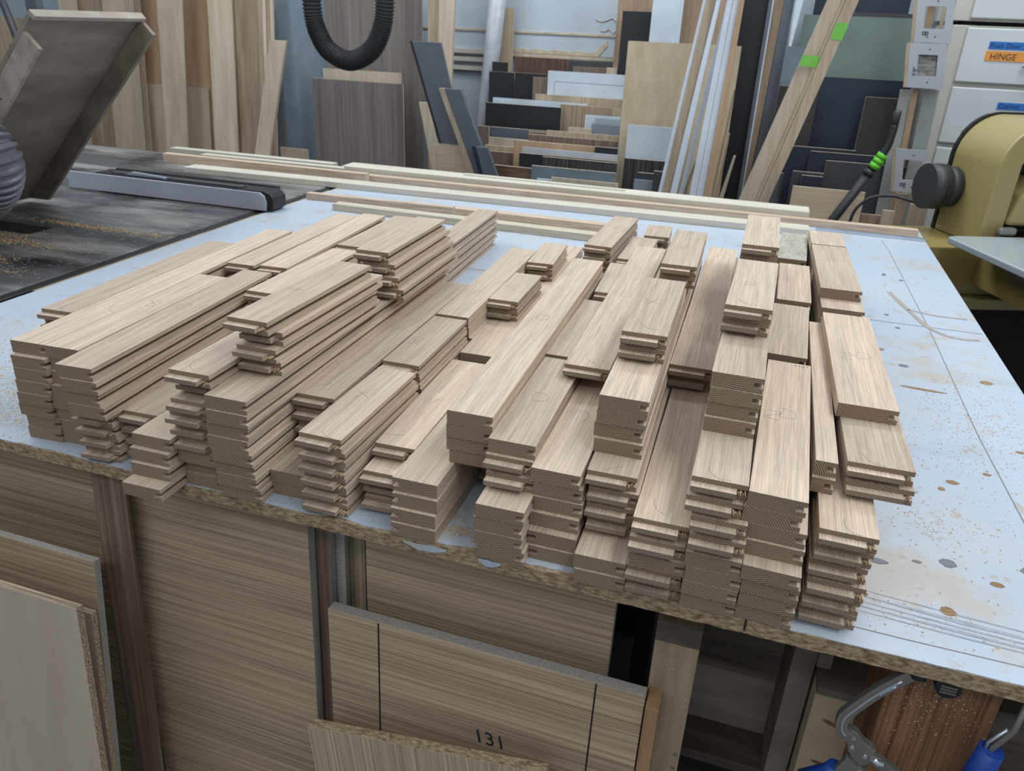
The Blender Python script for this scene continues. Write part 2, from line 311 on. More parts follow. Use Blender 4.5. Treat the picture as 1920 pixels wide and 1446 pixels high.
PLANKS = {
 'farleft rail': [
  ('R', 7, -1.0744, 0.8831, -3.63, 0.4559, 0.0585),
  ('R', 6, -1.0744, 0.8848, -3.6, 0.4559, 0.0585),
  ('R', 5, -1.0751, 0.8831, -3.37, 0.4559, 0.0585),
  ('R', 4, -1.0735, 0.8827, -3.84, 0.4559, 0.0585),
  ('R', 3, -1.0741, 0.8847, -3.31, 0.4559, 0.0585),
  ('R', 2, -1.0743, 0.8796, -3.64, 0.4559, 0.0585),
  ('R', 1, -1.0732, 0.8819, -3.57, 0.4559, 0.0585),
  ('R', 0, -1.0737, 0.8817, -3.94, 0.4559, 0.0585),
 ],
 'leftmost stile': [
  ('S', 7, -1.0064, 0.7654, -3.76, 0.7139, 0.0585),
  ('S', 6, -1.002, 0.7566, -4.09, 0.7139, 0.0585),
  ('S', 5, -1.0015, 0.7556, -4.02, 0.7139, 0.0585),
  ('S', 4, -1.0025, 0.7545, -3.5, 0.7139, 0.0585),
  ('S', 3, -1.0034, 0.7526, -3.62, 0.7139, 0.0585),
  ('S', 2, -1.0076, 0.7543, -3.41, 0.7139, 0.0585),
  ('S', 1, -1.0009, 0.7566, -3.79, 0.7139, 0.0585),
  ('S', 0, -1.0025, 0.7556, -3.83, 0.7139, 0.0585),
 ],
 'second': [
  ('S', 7, -0.9473, 0.7689, -3.52, 0.3687, 0.0575),
  ('S', 6, -0.9436, 0.7702, -3.82, 0.3687, 0.0575),
  ('S', 5, -0.943, 0.7671, -3.6, 0.3687, 0.0575),
  ('S', 4, -0.9408, 0.7599, -3.5, 0.3687, 0.0575),
  ('S', 3, -0.9446, 0.7601, -3.29, 0.3687, 0.0575),
  ('S', 2, -0.9472, 0.7642, -3.28, 0.3687, 0.0575),
  ('S', 1, -0.9421, 0.7631, -3.36, 0.3687, 0.0575),
  ('S', 0, -0.9438, 0.7634, -3.41, 0.3687, 0.0575),
 ],
 'third': [
  ('S', 7, -0.8816, 0.7248, -4.17, 0.4716, 0.058),
  ('S', 6, -0.8757, 0.7225, -4.45, 0.4716, 0.058),
  ('S', 5, -0.8797, 0.7255, -3.93, 0.4716, 0.058),
  ('S', 4, -0.8736, 0.7242, -4.44, 0.4716, 0.058),
  ('R', 3, -0.879, 0.7385, -4.18, 0.4716, 0.058),
  ('R', 2, -0.8805, 0.7422, -4.32, 0.4716, 0.058),
  ('R', 1, -0.8784, 0.7428, -3.98, 0.4716, 0.058),
  ('R', 0, -0.8777, 0.7402, -4.35, 0.4716, 0.058),
 ],
 'back rail a': [
  ('R', 7, -0.9722, 1.2191, -2.9, 0.4647, 0.0585),
  ('R', 6, -0.9722, 1.2216, -2.85, 0.4647, 0.0585),
  ('R', 5, -0.9703, 1.2203, -3.09, 0.4647, 0.0585),
  ('R', 4, -0.9714, 1.2167, -2.89, 0.4647, 0.0585),
  ('R', 3, -0.9734, 1.2197, -3.08, 0.4647, 0.0585),
  ('R', 2, -0.9757, 1.2161, -2.6, 0.4647, 0.0585),
  ('R', 1, -0.9709, 1.2211, -3.2, 0.4647, 0.0585),
  ('R', 0, -0.9735, 1.2208, -2.95, 0.4647, 0.0585),
 ],
 'back rail b': [
  ('R', 7, -0.9059, 1.2311, -3.83, 0.4816, 0.0585),
  ('R', 6, -0.9047, 1.2308, -3.91, 0.4816, 0.0585),
  ('R', 5, -0.9074, 1.2346, -3.54, 0.4816, 0.0585),
  ('R', 4, -0.9026, 1.2279, -4.12, 0.4816, 0.0585),
  ('R', 3, -0.9066, 1.2337, -3.68, 0.4816, 0.0585),
  ('R', 2, -0.9055, 1.238, -3.54, 0.4816, 0.0585),
  ('R', 1, -0.9079, 1.2376, -3.64, 0.4816, 0.0585),
  ('R', 0, -0.9067, 1.2355, -3.62, 0.4816, 0.0585),
 ],
 'short rail': [
  ('R', 3, -0.8219, 0.7652, -2.7, 0.3, 0.0585),
  ('R', 2, -0.8234, 0.7688, -2.46, 0.3, 0.0585),
  ('R', 1, -0.8212, 0.7698, -2.55, 0.3, 0.0585),
  ('R', 0, -0.8207, 0.7681, -2.57, 0.3, 0.0585),
 ],
 'front short stile': [
  ('S', 3, -0.7613, 0.7166, -1.5, 0.26, 0.0612),
  ('S', 2, -0.7626, 0.7097, -1.39, 0.26, 0.0612),
  ('S', 1, -0.7602, 0.7041, -1.46, 0.26, 0.0612),
  ('S', 0, -0.7594, 0.683, -1.24, 0.26, 0.0612),
 ],
 'narrow rail': [
  ('R', 8, -0.7002, 0.7374, -1.3, 0.235, 0.0612),
  ('R', 7, -0.7008, 0.7556, -1.32, 0.235, 0.0612),
  ('R', 6, -0.699, 0.7309, -1.27, 0.235, 0.0612),
  ('R', 5, -0.7039, 0.7305, -1.29, 0.235, 0.0612),
  ('R', 4, -0.7031, 0.7356, -1.6, 0.235, 0.0612),
  ('R', 3, -0.6993, 0.7331, -1.64, 0.235, 0.0612),
  ('S', 2, -0.701, 0.7303, -1.46, 0.235, 0.0612),
  ('S', 1, -0.6993, 0.7411, -1.36, 0.235, 0.0612),
  ('S', 0, -0.6987, 0.7356, -1.13, 0.235, 0.0612),
 ],
 'tall stile': [
  ('S', 7, -0.6372, 0.7233, -1.5, 0.71, 0.0612),
  ('S', 6, -0.6366, 0.7212, -1.33, 0.71, 0.0612),
  ('S', 5, -0.6402, 0.7238, -1.69, 0.71, 0.0612),
  ('S', 4, -0.6409, 0.722, -1.4, 0.71, 0.0612),
  ('S', 3, -0.6371, 0.722, -1.23, 0.71, 0.0612),
  ('S', 2, -0.6391, 0.7268, -1.33, 0.71, 0.0612),
  ('S', 1, -0.6371, 0.7254, -1.35, 0.71, 0.0612),
  ('S', 0, -0.6346, 0.7288, -1.64, 0.71, 0.0612),
 ],
 'upper rail front': [
  ('R', 11, -0.6505, 0.8026, 0.01, 0.2893, 0.0612),
  ('R', 10, -0.6406, 0.8208, 0.23, 0.2893, 0.0612),
  ('R', 9, -0.6422, 0.8039, 0.1, 0.2893, 0.0612),
  ('R', 8, -0.6396, 0.8091, -0.21, 0.2893, 0.0612),
 ],
 'upper rail back': [
  ('R', 11, -0.6579, 1.1684, -1.55, 0.272, 0.0612),
  ('R', 10, -0.6457, 1.1664, -1.82, 0.272, 0.0612),
  ('R', 9, -0.6348, 1.1562, -1.74, 0.272, 0.0612),
  ('R', 8, -0.6235, 1.1534, -1.62, 0.272, 0.0612),
 ],
 'middle rail': [
  ('R', 5, -0.5817, 0.8409, -1.54, 0.56, 0.0612),
  ('R', 4, -0.5794, 0.8358, -1.64, 0.56, 0.0612),
  ('R', 3, -0.5754, 0.8338, -1.46, 0.56, 0.0612),
  ('R', 2, -0.5745, 0.8332, -1.86, 0.56, 0.0612),
 ],
 'low stile pair': [
  ('S', 1, -0.5748, 0.7574, -1.5, 0.45, 0.0612),
  ('S', 0, -0.5736, 0.7587, -1.51, 0.45, 0.0612),
 ],
 'six rail': [
  ('R', 5, -0.5153, 0.744, 0.12, 0.2237, 0.0612),
  ('R', 4, -0.5109, 0.7442, -0.01, 0.2237, 0.0612),
  ('R', 3, -0.5134, 0.7439, 0.12, 0.2237, 0.0612),
  ('R', 2, -0.5124, 0.7442, 0.04, 0.2237, 0.0612),
  ('R', 1, -0.513, 0.746, 0.07, 0.2237, 0.0612),
  ('R', 0, -0.5118, 0.7436, 0.29, 0.2237, 0.0612),
 ],
 'behind six rail': [
  ('R', 5, -0.5212, 0.9912, -1.34, 0.2166, 0.0612),
  ('R', 4, -0.5199, 0.9914, -1.51, 0.2166, 0.0612),
  ('R', 3, -0.5174, 0.9916, -1.32, 0.2166, 0.0612),
  ('R', 2, -0.5175, 0.9923, -1.17, 0.2166, 0.0612),
  ('R', 1, -0.5191, 0.9936, -1.4, 0.2166, 0.0612),
  ('R', 0, -0.5178, 0.9914, -1.45, 0.2166, 0.0612),
 ],
 'flat edge stile': [
  ('s', 5, -0.5283, 1.2198, -2.04, 0.4927, 0.0612),
  ('s', 4, -0.5272, 1.22, -2.03, 0.4927, 0.0612),
  ('s', 3, -0.5204, 1.2204, -2.37, 0.4927, 0.0612),
  ('s', 2, -0.524, 1.221, -2.19, 0.4927, 0.0612),
  ('s', 1, -0.5292, 1.2222, -2.05, 0.4927, 0.0612),
  ('s', 0, -0.5296, 1.2199, -1.92, 0.4927, 0.0612),
 ],
 'low long stile': [
  ('S', 3, -0.4563, 1.1558, -2.0, 0.78, 0.0612),
  ('S', 2, -0.4582, 1.1556, -1.87, 0.78, 0.0612),
  ('S', 1, -0.4602, 1.1533, -2.17, 0.78, 0.0612),
  ('S', 0, -0.4595, 1.1558, -2.02, 0.78, 0.0612),
 ],
 'pair rail front': [
  ('R', 5, -0.4704, 1.3391, -1.72, 0.1843, 0.0585),
  ('R', 4, -0.4694, 1.3375, -1.57, 0.1843, 0.0585),
 ],
 'pair rail back': [
  ('R', 5, -0.4766, 1.6124, -4.19, 0.1798, 0.0585),
  ('R', 4, -0.4757, 1.6089, -3.87, 0.1798, 0.0585),
 ],
 'long stile': [
  ('S', 7, -0.3342, 0.8035, -1.62, 0.7524, 0.0612),
  ('S', 6, -0.3351, 0.8037, -1.54, 0.7524, 0.0612),
  ('S', 5, -0.3355, 0.8056, -1.86, 0.7524, 0.0612),
  ('S', 4, -0.3323, 0.8072, -1.76, 0.7524, 0.0612),
 ],
 'recessed dark rail': [
  ('R', 3, -0.3245, 0.895, -1.3, 0.6, 0.052),
  ('R', 2, -0.3249, 0.8999, -1.3, 0.6, 0.052),
  ('R', 1, -0.3233, 0.905, -1.3, 0.6, 0.052),
  ('R', 0, -0.3209, 0.9, -1.3, 0.6, 0.052),
 ],
 'groove left stile': [
  ('s', 3, -0.3848, 0.7463, -1.0, 0.36, 0.0612),
  ('s', 2, -0.383, 0.7406, -1.32, 0.36, 0.0612),
  ('s', 1, -0.3834, 0.7355, -0.96, 0.36, 0.0612),
  ('s', 0, -0.3819, 0.7323, -0.82, 0.36, 0.0612),
 ],
 'four rail': [
  ('R', 3, -0.4454, 0.8165, -1.99, 0.305, 0.0585),
  ('R', 2, -0.4431, 0.7755, -2.04, 0.305, 0.0585),
  ('R', 1, -0.4436, 0.7859, -2.13, 0.305, 0.0585),
  ('R', 0, -0.4419, 0.7744, -1.96, 0.305, 0.0585),
 ],
 'ladder stile': [
  ('S', 6, -0.2724, 0.7878, -1.17, 0.2752, 0.0612),
  ('R', 5, -0.2733, 0.7823, -0.89, 0.2752, 0.0612),
  ('R', 4, -0.2693, 0.7736, -1.44, 0.2752, 0.0612),
  ('S', 3, -0.2664, 0.7298, -1.18, 0.27, 0.0612),
  ('S', 2, -0.2684, 0.7302, -1.3, 0.27, 0.0612),
  ('S', 1, -0.2671, 0.7294, -1.17, 0.27, 0.0612),
  ('S', 0, -0.2637, 0.7293, -1.44, 0.27, 0.0612),
 ],
 'behind ladder': [
  ('S', 6, -0.2805, 1.0748, -1.18, 0.2822, 0.0612),
  ('S', 5, -0.2801, 1.0782, -1.02, 0.2822, 0.0612),
  ('S', 4, -0.2787, 1.0764, -1.33, 0.2822, 0.0612),
  ('S', 3, -0.276, 1.0789, -0.99, 0.2822, 0.0612),
  ('S', 2, -0.2761, 1.0746, -0.97, 0.2822, 0.0612),
  ('S', 1, -0.2745, 1.0738, -1.11, 0.2822, 0.0612),
  ('S', 0, -0.2722, 1.0753, -1.08, 0.2822, 0.0612),
 ],
 'wide mid stile': [
  ('S', 5, -0.2113, 0.7726, -0.6, 0.62, 0.0612),
  ('S', 4, -0.2074, 0.7736, -0.49, 0.62, 0.0612),
  ('S', 3, -0.2054, 0.7719, -0.83, 0.62, 0.0612),
  ('S', 2, -0.2073, 0.7659, -0.26, 0.62, 0.0612),
  ('s', 1, -0.2058, 0.7539, -0.35, 0.62, 0.0612),
  ('s', 0, -0.2024, 0.7509, -0.66, 0.62, 0.0612),
 ],
 'wide rail': [
  ('R', 7, -0.2334, 1.0056, -1.36, 0.71, 0.0665),
  ('R', 6, -0.2096, 1.075, -1.2, 0.62, 0.055),
 ],
 'small dark rail': [
  ('R', 6, -0.2788, 1.4112, -3.22, 0.2122, 0.0612),
  ('R', 5, -0.2758, 1.4143, -3.56, 0.2122, 0.0612),
  ('R', 4, -0.277, 1.4078, -2.87, 0.2122, 0.0612),
  ('R', 3, -0.2754, 1.4148, -3.46, 0.2122, 0.0612),
  ('R', 2, -0.2771, 1.4091, -3.32, 0.2122, 0.0612),
  ('R', 1, -0.2767, 1.4126, -3.01, 0.2122, 0.0612),
  ('R', 0, -0.2761, 1.4095, -3.34, 0.2122, 0.0612),
 ],
 'small dark rail back': [
  ('R', 6, -0.2843, 1.6641, -0.41, 0.2114, 0.0612),
  ('R', 5, -0.2833, 1.6657, -0.52, 0.2114, 0.0612),
  ('R', 4, -0.2817, 1.6673, -0.46, 0.2114, 0.0612),
  ('R', 3, -0.2828, 1.664, -0.27, 0.2114, 0.0612),
  ('R', 2, -0.2825, 1.6627, -0.44, 0.2114, 0.0612),
  ('R', 1, -0.2816, 1.6618, -0.43, 0.2114, 0.0612),
  ('R', 0, -0.2817, 1.6649, -0.23, 0.2114, 0.0612),
 ],
 'far short rail': [
  ('R', 6, -0.2629, 1.8994, -3.41, 0.12, 0.0612),
  ('R', 5, -0.2638, 1.9009, -3.54, 0.12, 0.0612),
  ('R', 4, -0.2635, 1.9026, -3.64, 0.12, 0.0612),
  ('R', 3, -0.2621, 1.8991, -3.09, 0.12, 0.0612),
  ('R', 2, -0.2633, 1.8979, -3.59, 0.12, 0.0612),
  ('R', 1, -0.2623, 1.8971, -3.66, 0.12, 0.0612),
  ('R', 0, -0.2619, 1.9001, -3.2, 0.12, 0.0612),
 ],
 'shadowed stile': [
  ('S', 4, -0.372, 1.579, -0.5, 0.42, 0.0612),
  ('S', 3, -0.371, 1.583, -0.5, 0.42, 0.0612),
  ('S', 2, -0.372, 1.587, -0.5, 0.42, 0.0612),
  ('S', 1, -0.371, 1.591, -0.5, 0.42, 0.0612),
  ('S', 0, -0.372, 1.595, -0.5, 0.42, 0.0612),
 ],
 'far raised rail': [
  ('R', 7, -0.363, 1.6743, 1.19, 0.3166, 0.0612),
  ('R', 6, -0.362, 1.6729, 1.11, 0.3166, 0.0612),
  ('R', 5, -0.3636, 1.6769, 1.45, 0.3166, 0.0612),
 ],
 'ten stile': [
  ('S', 9, -0.1492, 0.8435, -1.2, 0.897, 0.0612),
  ('S', 8, -0.15, 0.8431, -1.41, 0.897, 0.0612),
  ('S', 7, -0.1522, 0.8454, -1.12, 0.897, 0.0612),
  ('S', 6, -0.1498, 0.8393, -0.98, 0.897, 0.0612),
 ],
 'rail on block': [
  ('R', 5, -0.1462, 0.7934, -1.2, 0.32, 0.0612),
  ('R', 4, -0.1416, 0.7884, -1.2, 0.32, 0.0612),
  ('R', 3, -0.1418, 0.7837, -1.17, 0.32, 0.0612),
  ('R', 2, -0.1392, 0.7846, -1.36, 0.32, 0.0612),
  ('S', 1, -0.1405, 0.7293, -0.89, 0.35, 0.0612),
  ('S', 0, -0.1389, 0.7267, -0.89, 0.35, 0.0612),
 ],
 'x rail front': [
  ('R', 11, -0.1495, 0.9689, -1.24, 0.258, 0.0612),
  ('R', 10, -0.1502, 0.9662, -1.26, 0.258, 0.0612),
 ],
 'x rail back': [
  ('R', 11, -0.1478, 1.32, -1.49, 0.2619, 0.0612),
  ('R', 10, -0.1482, 1.3182, -1.72, 0.2619, 0.0612),
 ],
 'centre long rail': [
  ('R', 4, -0.0791, 0.7443, -0.7, 1.05, 0.0635),
  ('R', 3, -0.0794, 0.7338, -0.41, 1.05, 0.0635),
  ('S', 2, -0.0767, 0.7298, -0.56, 1.05, 0.0635),
  ('R', 1, -0.0787, 0.733, -0.63, 1.05, 0.0635),
  ('R', 0, -0.0771, 0.7361, -0.47, 1.05, 0.0635),
 ],
 'recessed rail': [
  ('R', 6, -0.0925, 1.1131, -0.6, 0.75, 0.0655),
  ('R', 5, -0.091, 1.1166, -0.36, 0.75, 0.0655),
 ],
 'eight rail': [
  ('R', 7, -0.0225, 0.7612, 0, 0.36, 0.0612),
  ('R', 6, -0.0248, 0.7518, -0.16, 0.36, 0.0612),
  ('R', 5, -0.0162, 0.7426, -0.25, 0.36, 0.0612),
  ('R', 4, -0.0148, 0.7363, 0.07, 0.36, 0.0612),
  ('S', 3, -0.0152, 0.7283, -0.0, 0.45, 0.0612),
  ('S', 2, -0.0125, 0.728, -0.17, 0.45, 0.0612),
  ('S', 1, -0.0134, 0.7279, 0.17, 0.45, 0.0612),
  ('S', 0, -0.0129, 0.7303, 0.24, 0.45, 0.0612),
 ],
 'twelve stile': [
  ('S', 11, -0.0224, 0.879, 0.3, 0.84, 0.0612),
  ('S', 10, -0.0215, 0.877, 0.49, 0.84, 0.0612),
  ('S', 9, -0.0221, 0.88, 0.04, 0.84, 0.0612),
  ('S', 8, -0.0226, 0.8745, 0.08, 0.84, 0.0612),
 ],
 'top rail front': [
  ('R', 13, -0.0234, 1.022, 0.99, 0.2425, 0.0612),
  ('R', 12, -0.0242, 1.0222, 0.9, 0.2425, 0.0612),
 ],
 'top rail back': [
  ('R', 13, -0.0196, 1.3652, -0.32, 0.2476, 0.0612),
  ('R', 12, -0.0201, 1.3638, -0.32, 0.2476, 0.0612),
 ],
 'right block': [
  ('S', 7, 0.0394, 0.7524, 1.47, 0.3925, 0.0612),
  ('S', 6, 0.0371, 0.7524, 1.77, 0.3925, 0.0612),
  ('S', 5, 0.0457, 0.7517, 1.74, 0.3925, 0.0612),
  ('S', 4, 0.047, 0.7478, 1.27, 0.3925, 0.0612),
  ('S', 3, 0.0466, 0.7273, 1.64, 0.3925, 0.0612),
  ('S', 2, 0.0493, 0.73, 1.61, 0.3925, 0.0612),
  ('S', 1, 0.0496, 0.7313, 1.19, 0.3925, 0.0612),
  ('S', 0, 0.0489, 0.7337, 1.37, 0.3925, 0.0612),
 ],
 'right second': [
  ('S', 7, 0.0452, 1.1722, 1.63, 0.257, 0.0612),
  ('S', 6, 0.0433, 1.176, 1.78, 0.257, 0.0612),
  ('S', 5, 0.0504, 1.1692, 1.39, 0.257, 0.0612),
  ('S', 4, 0.0486, 1.1727, 1.93, 0.257, 0.0612),
  ('S', 3, 0.0501, 1.1696, 1.85, 0.257, 0.0612),
  ('S', 2, 0.0503, 1.1723, 1.42, 0.257, 0.0612),
  ('S', 1, 0.0511, 1.1698, 1.8, 0.257, 0.0612),
  ('S', 0, 0.0513, 1.1758, 1.87, 0.257, 0.0612),
 ],
 'right third': [
  ('S', 7, 0.0569, 1.4565, 0.37, 0.2612, 0.0612),
  ('S', 6, 0.0572, 1.4559, 0.6, 0.2612, 0.0612),
  ('S', 5, 0.0562, 1.4562, 0.37, 0.2612, 0.0612),
  ('S', 4, 0.057, 1.4541, 0.03, 0.2612, 0.0612),
  ('S', 3, 0.0571, 1.4602, 0.26, 0.2612, 0.0612),
  ('S', 2, 0.0572, 1.4565, 0.13, 0.2612, 0.0612),
  ('S', 1, 0.0573, 1.454, 0.5, 0.2612, 0.0612),
  ('S', 0, 0.0573, 1.4528, 0.42, 0.2612, 0.0612),
 ],
 'weathered': [
  ('S', 7, 0.0534, 1.7592, 1.45, 0.2561, 0.0612),
  ('S', 6, 0.053, 1.7625, 1.47, 0.2561, 0.0612),
  ('S', 5, 0.0534, 1.7552, 1.41, 0.2561, 0.0612),
  ('S', 4, 0.053, 1.7573, 1.38, 0.2561, 0.0612),
  ('S', 3, 0.0527, 1.7599, 1.68, 0.2561, 0.0612),
  ('S', 2, 0.0536, 1.7606, 1.19, 0.2561, 0.0612),
  ('S', 1, 0.0526, 1.7565, 1.69, 0.2561, 0.0612),
  ('S', 0, 0.0534, 1.7603, 1.22, 0.2561, 0.0612),
 ],
 'wide stile back': [
  ('S', 8, 0.1318, 1.4992, -1.42, 0.34, 0.0735),
  ('S', 7, 0.1358, 1.44, -1.4, 0.6, 0.0735),
  ('S', 6, 0.1357, 1.4371, -1.4, 0.6, 0.0735),
  ('S', 5, 0.1354, 1.443, -1.4, 0.6, 0.0735),
  ('S', 4, 0.135, 1.44, -1.4, 0.6, 0.0735),
  ('S', 3, 0.1361, 1.437, -1.4, 0.6, 0.0735),
  ('S', 2, 0.1347, 1.443, -1.4, 0.6, 0.0735),
  ('S', 1, 0.1359, 1.44, -1.4, 0.6, 0.0735),
  ('S', 0, 0.1348, 1.437, -1.4, 0.6, 0.0735),
 ],
 'wide stub': [
  ('S', 8, 0.1225, 1.845, -1.2, 0.135, 0.0735),
 ],
 'narrow strip': [
  ('S', 7, 0.1105, 0.8507, 0.2, 0.5, 0.0245),
  ('S', 6, 0.11, 0.8448, 0.2, 0.55, 0.0255),
 ],
 'wide stile front': [
  ('S', 8, 0.1373, 0.9815, -1.02, 0.3703, 0.0735),
 ],
 'wide rail front': [
  ('R', 7, 0.1458, 0.8626, -1.0, 0.52, 0.0735),
  ('R', 6, 0.1481, 0.8528, -1.07, 0.52, 0.0735),
 ],
 'splintered rail': [
  ('R', 5, 0.1198, 0.7699, 0.3, 0.62, 0.0612),
  ('R', 4, 0.1186, 0.7686, -0.03, 0.62, 0.0612),
  ('R', 3, 0.1165, 0.7662, 0.5, 0.62, 0.0612),
  ('R', 2, 0.1183, 0.7581, 0.6, 0.62, 0.0612),
  ('R', 1, 0.1169, 0.7591, 0.42, 0.62, 0.0612),
  ('R', 0, 0.117, 0.7583, 0.48, 0.62, 0.0612),
 ],
 'L stack': [
  ('R', 4, -0.7674, 1.66, -3.08, 0.482, 0.0612),
  ('R', 3, -0.7674, 1.66, -3.08, 0.482, 0.0612),
  ('R', 2, -0.7674, 1.66, -3.08, 0.482, 0.0612),
  ('R', 1, -0.7674, 1.66, -3.08, 0.482, 0.0612),
  ('R', 0, -0.7674, 1.66, -3.08, 0.452, 0.0612),
 ],
 'inner rail': [
  ('R', 7, -0.8381, 1.0945, -1.13, 0.3042, 0.0585),
  ('R', 6, -0.8373, 1.0926, -1.26, 0.3042, 0.0585),
  ('R', 5, -0.8381, 1.0947, -1.18, 0.3042, 0.0585),
  ('R', 4, -0.8372, 1.0921, -1.26, 0.3042, 0.0585),
  ('R', 3, -0.8373, 1.0962, -1.44, 0.3042, 0.0585),
  ('R', 2, -0.8388, 1.0932, -1.38, 0.3042, 0.0585),
  ('R', 1, -0.839, 1.0947, -0.8, 0.3042, 0.0585),
  ('R', 0, -0.8378, 1.0928, -1.13, 0.3042, 0.0585),
 ],
 'back rail c': [
  ('R', 7, -0.8496, 1.4287, -1.7, 0.3004, 0.0585),
  ('R', 6, -0.8498, 1.4251, -1.37, 0.3004, 0.0585),
  ('R', 5, -0.8495, 1.4268, -2.0, 0.3004, 0.0585),
  ('R', 4, -0.8504, 1.426, -1.41, 0.3004, 0.0585),
  ('R', 3, -0.8488, 1.4289, -1.41, 0.3004, 0.0585),
  ('R', 2, -0.8489, 1.4302, -1.6, 0.3004, 0.0585),
  ('R', 1, -0.8503, 1.4268, -1.51, 0.3004, 0.0585),
  ('R', 0, -0.8505, 1.4249, -1.84, 0.3004, 0.0585),
 ],
}
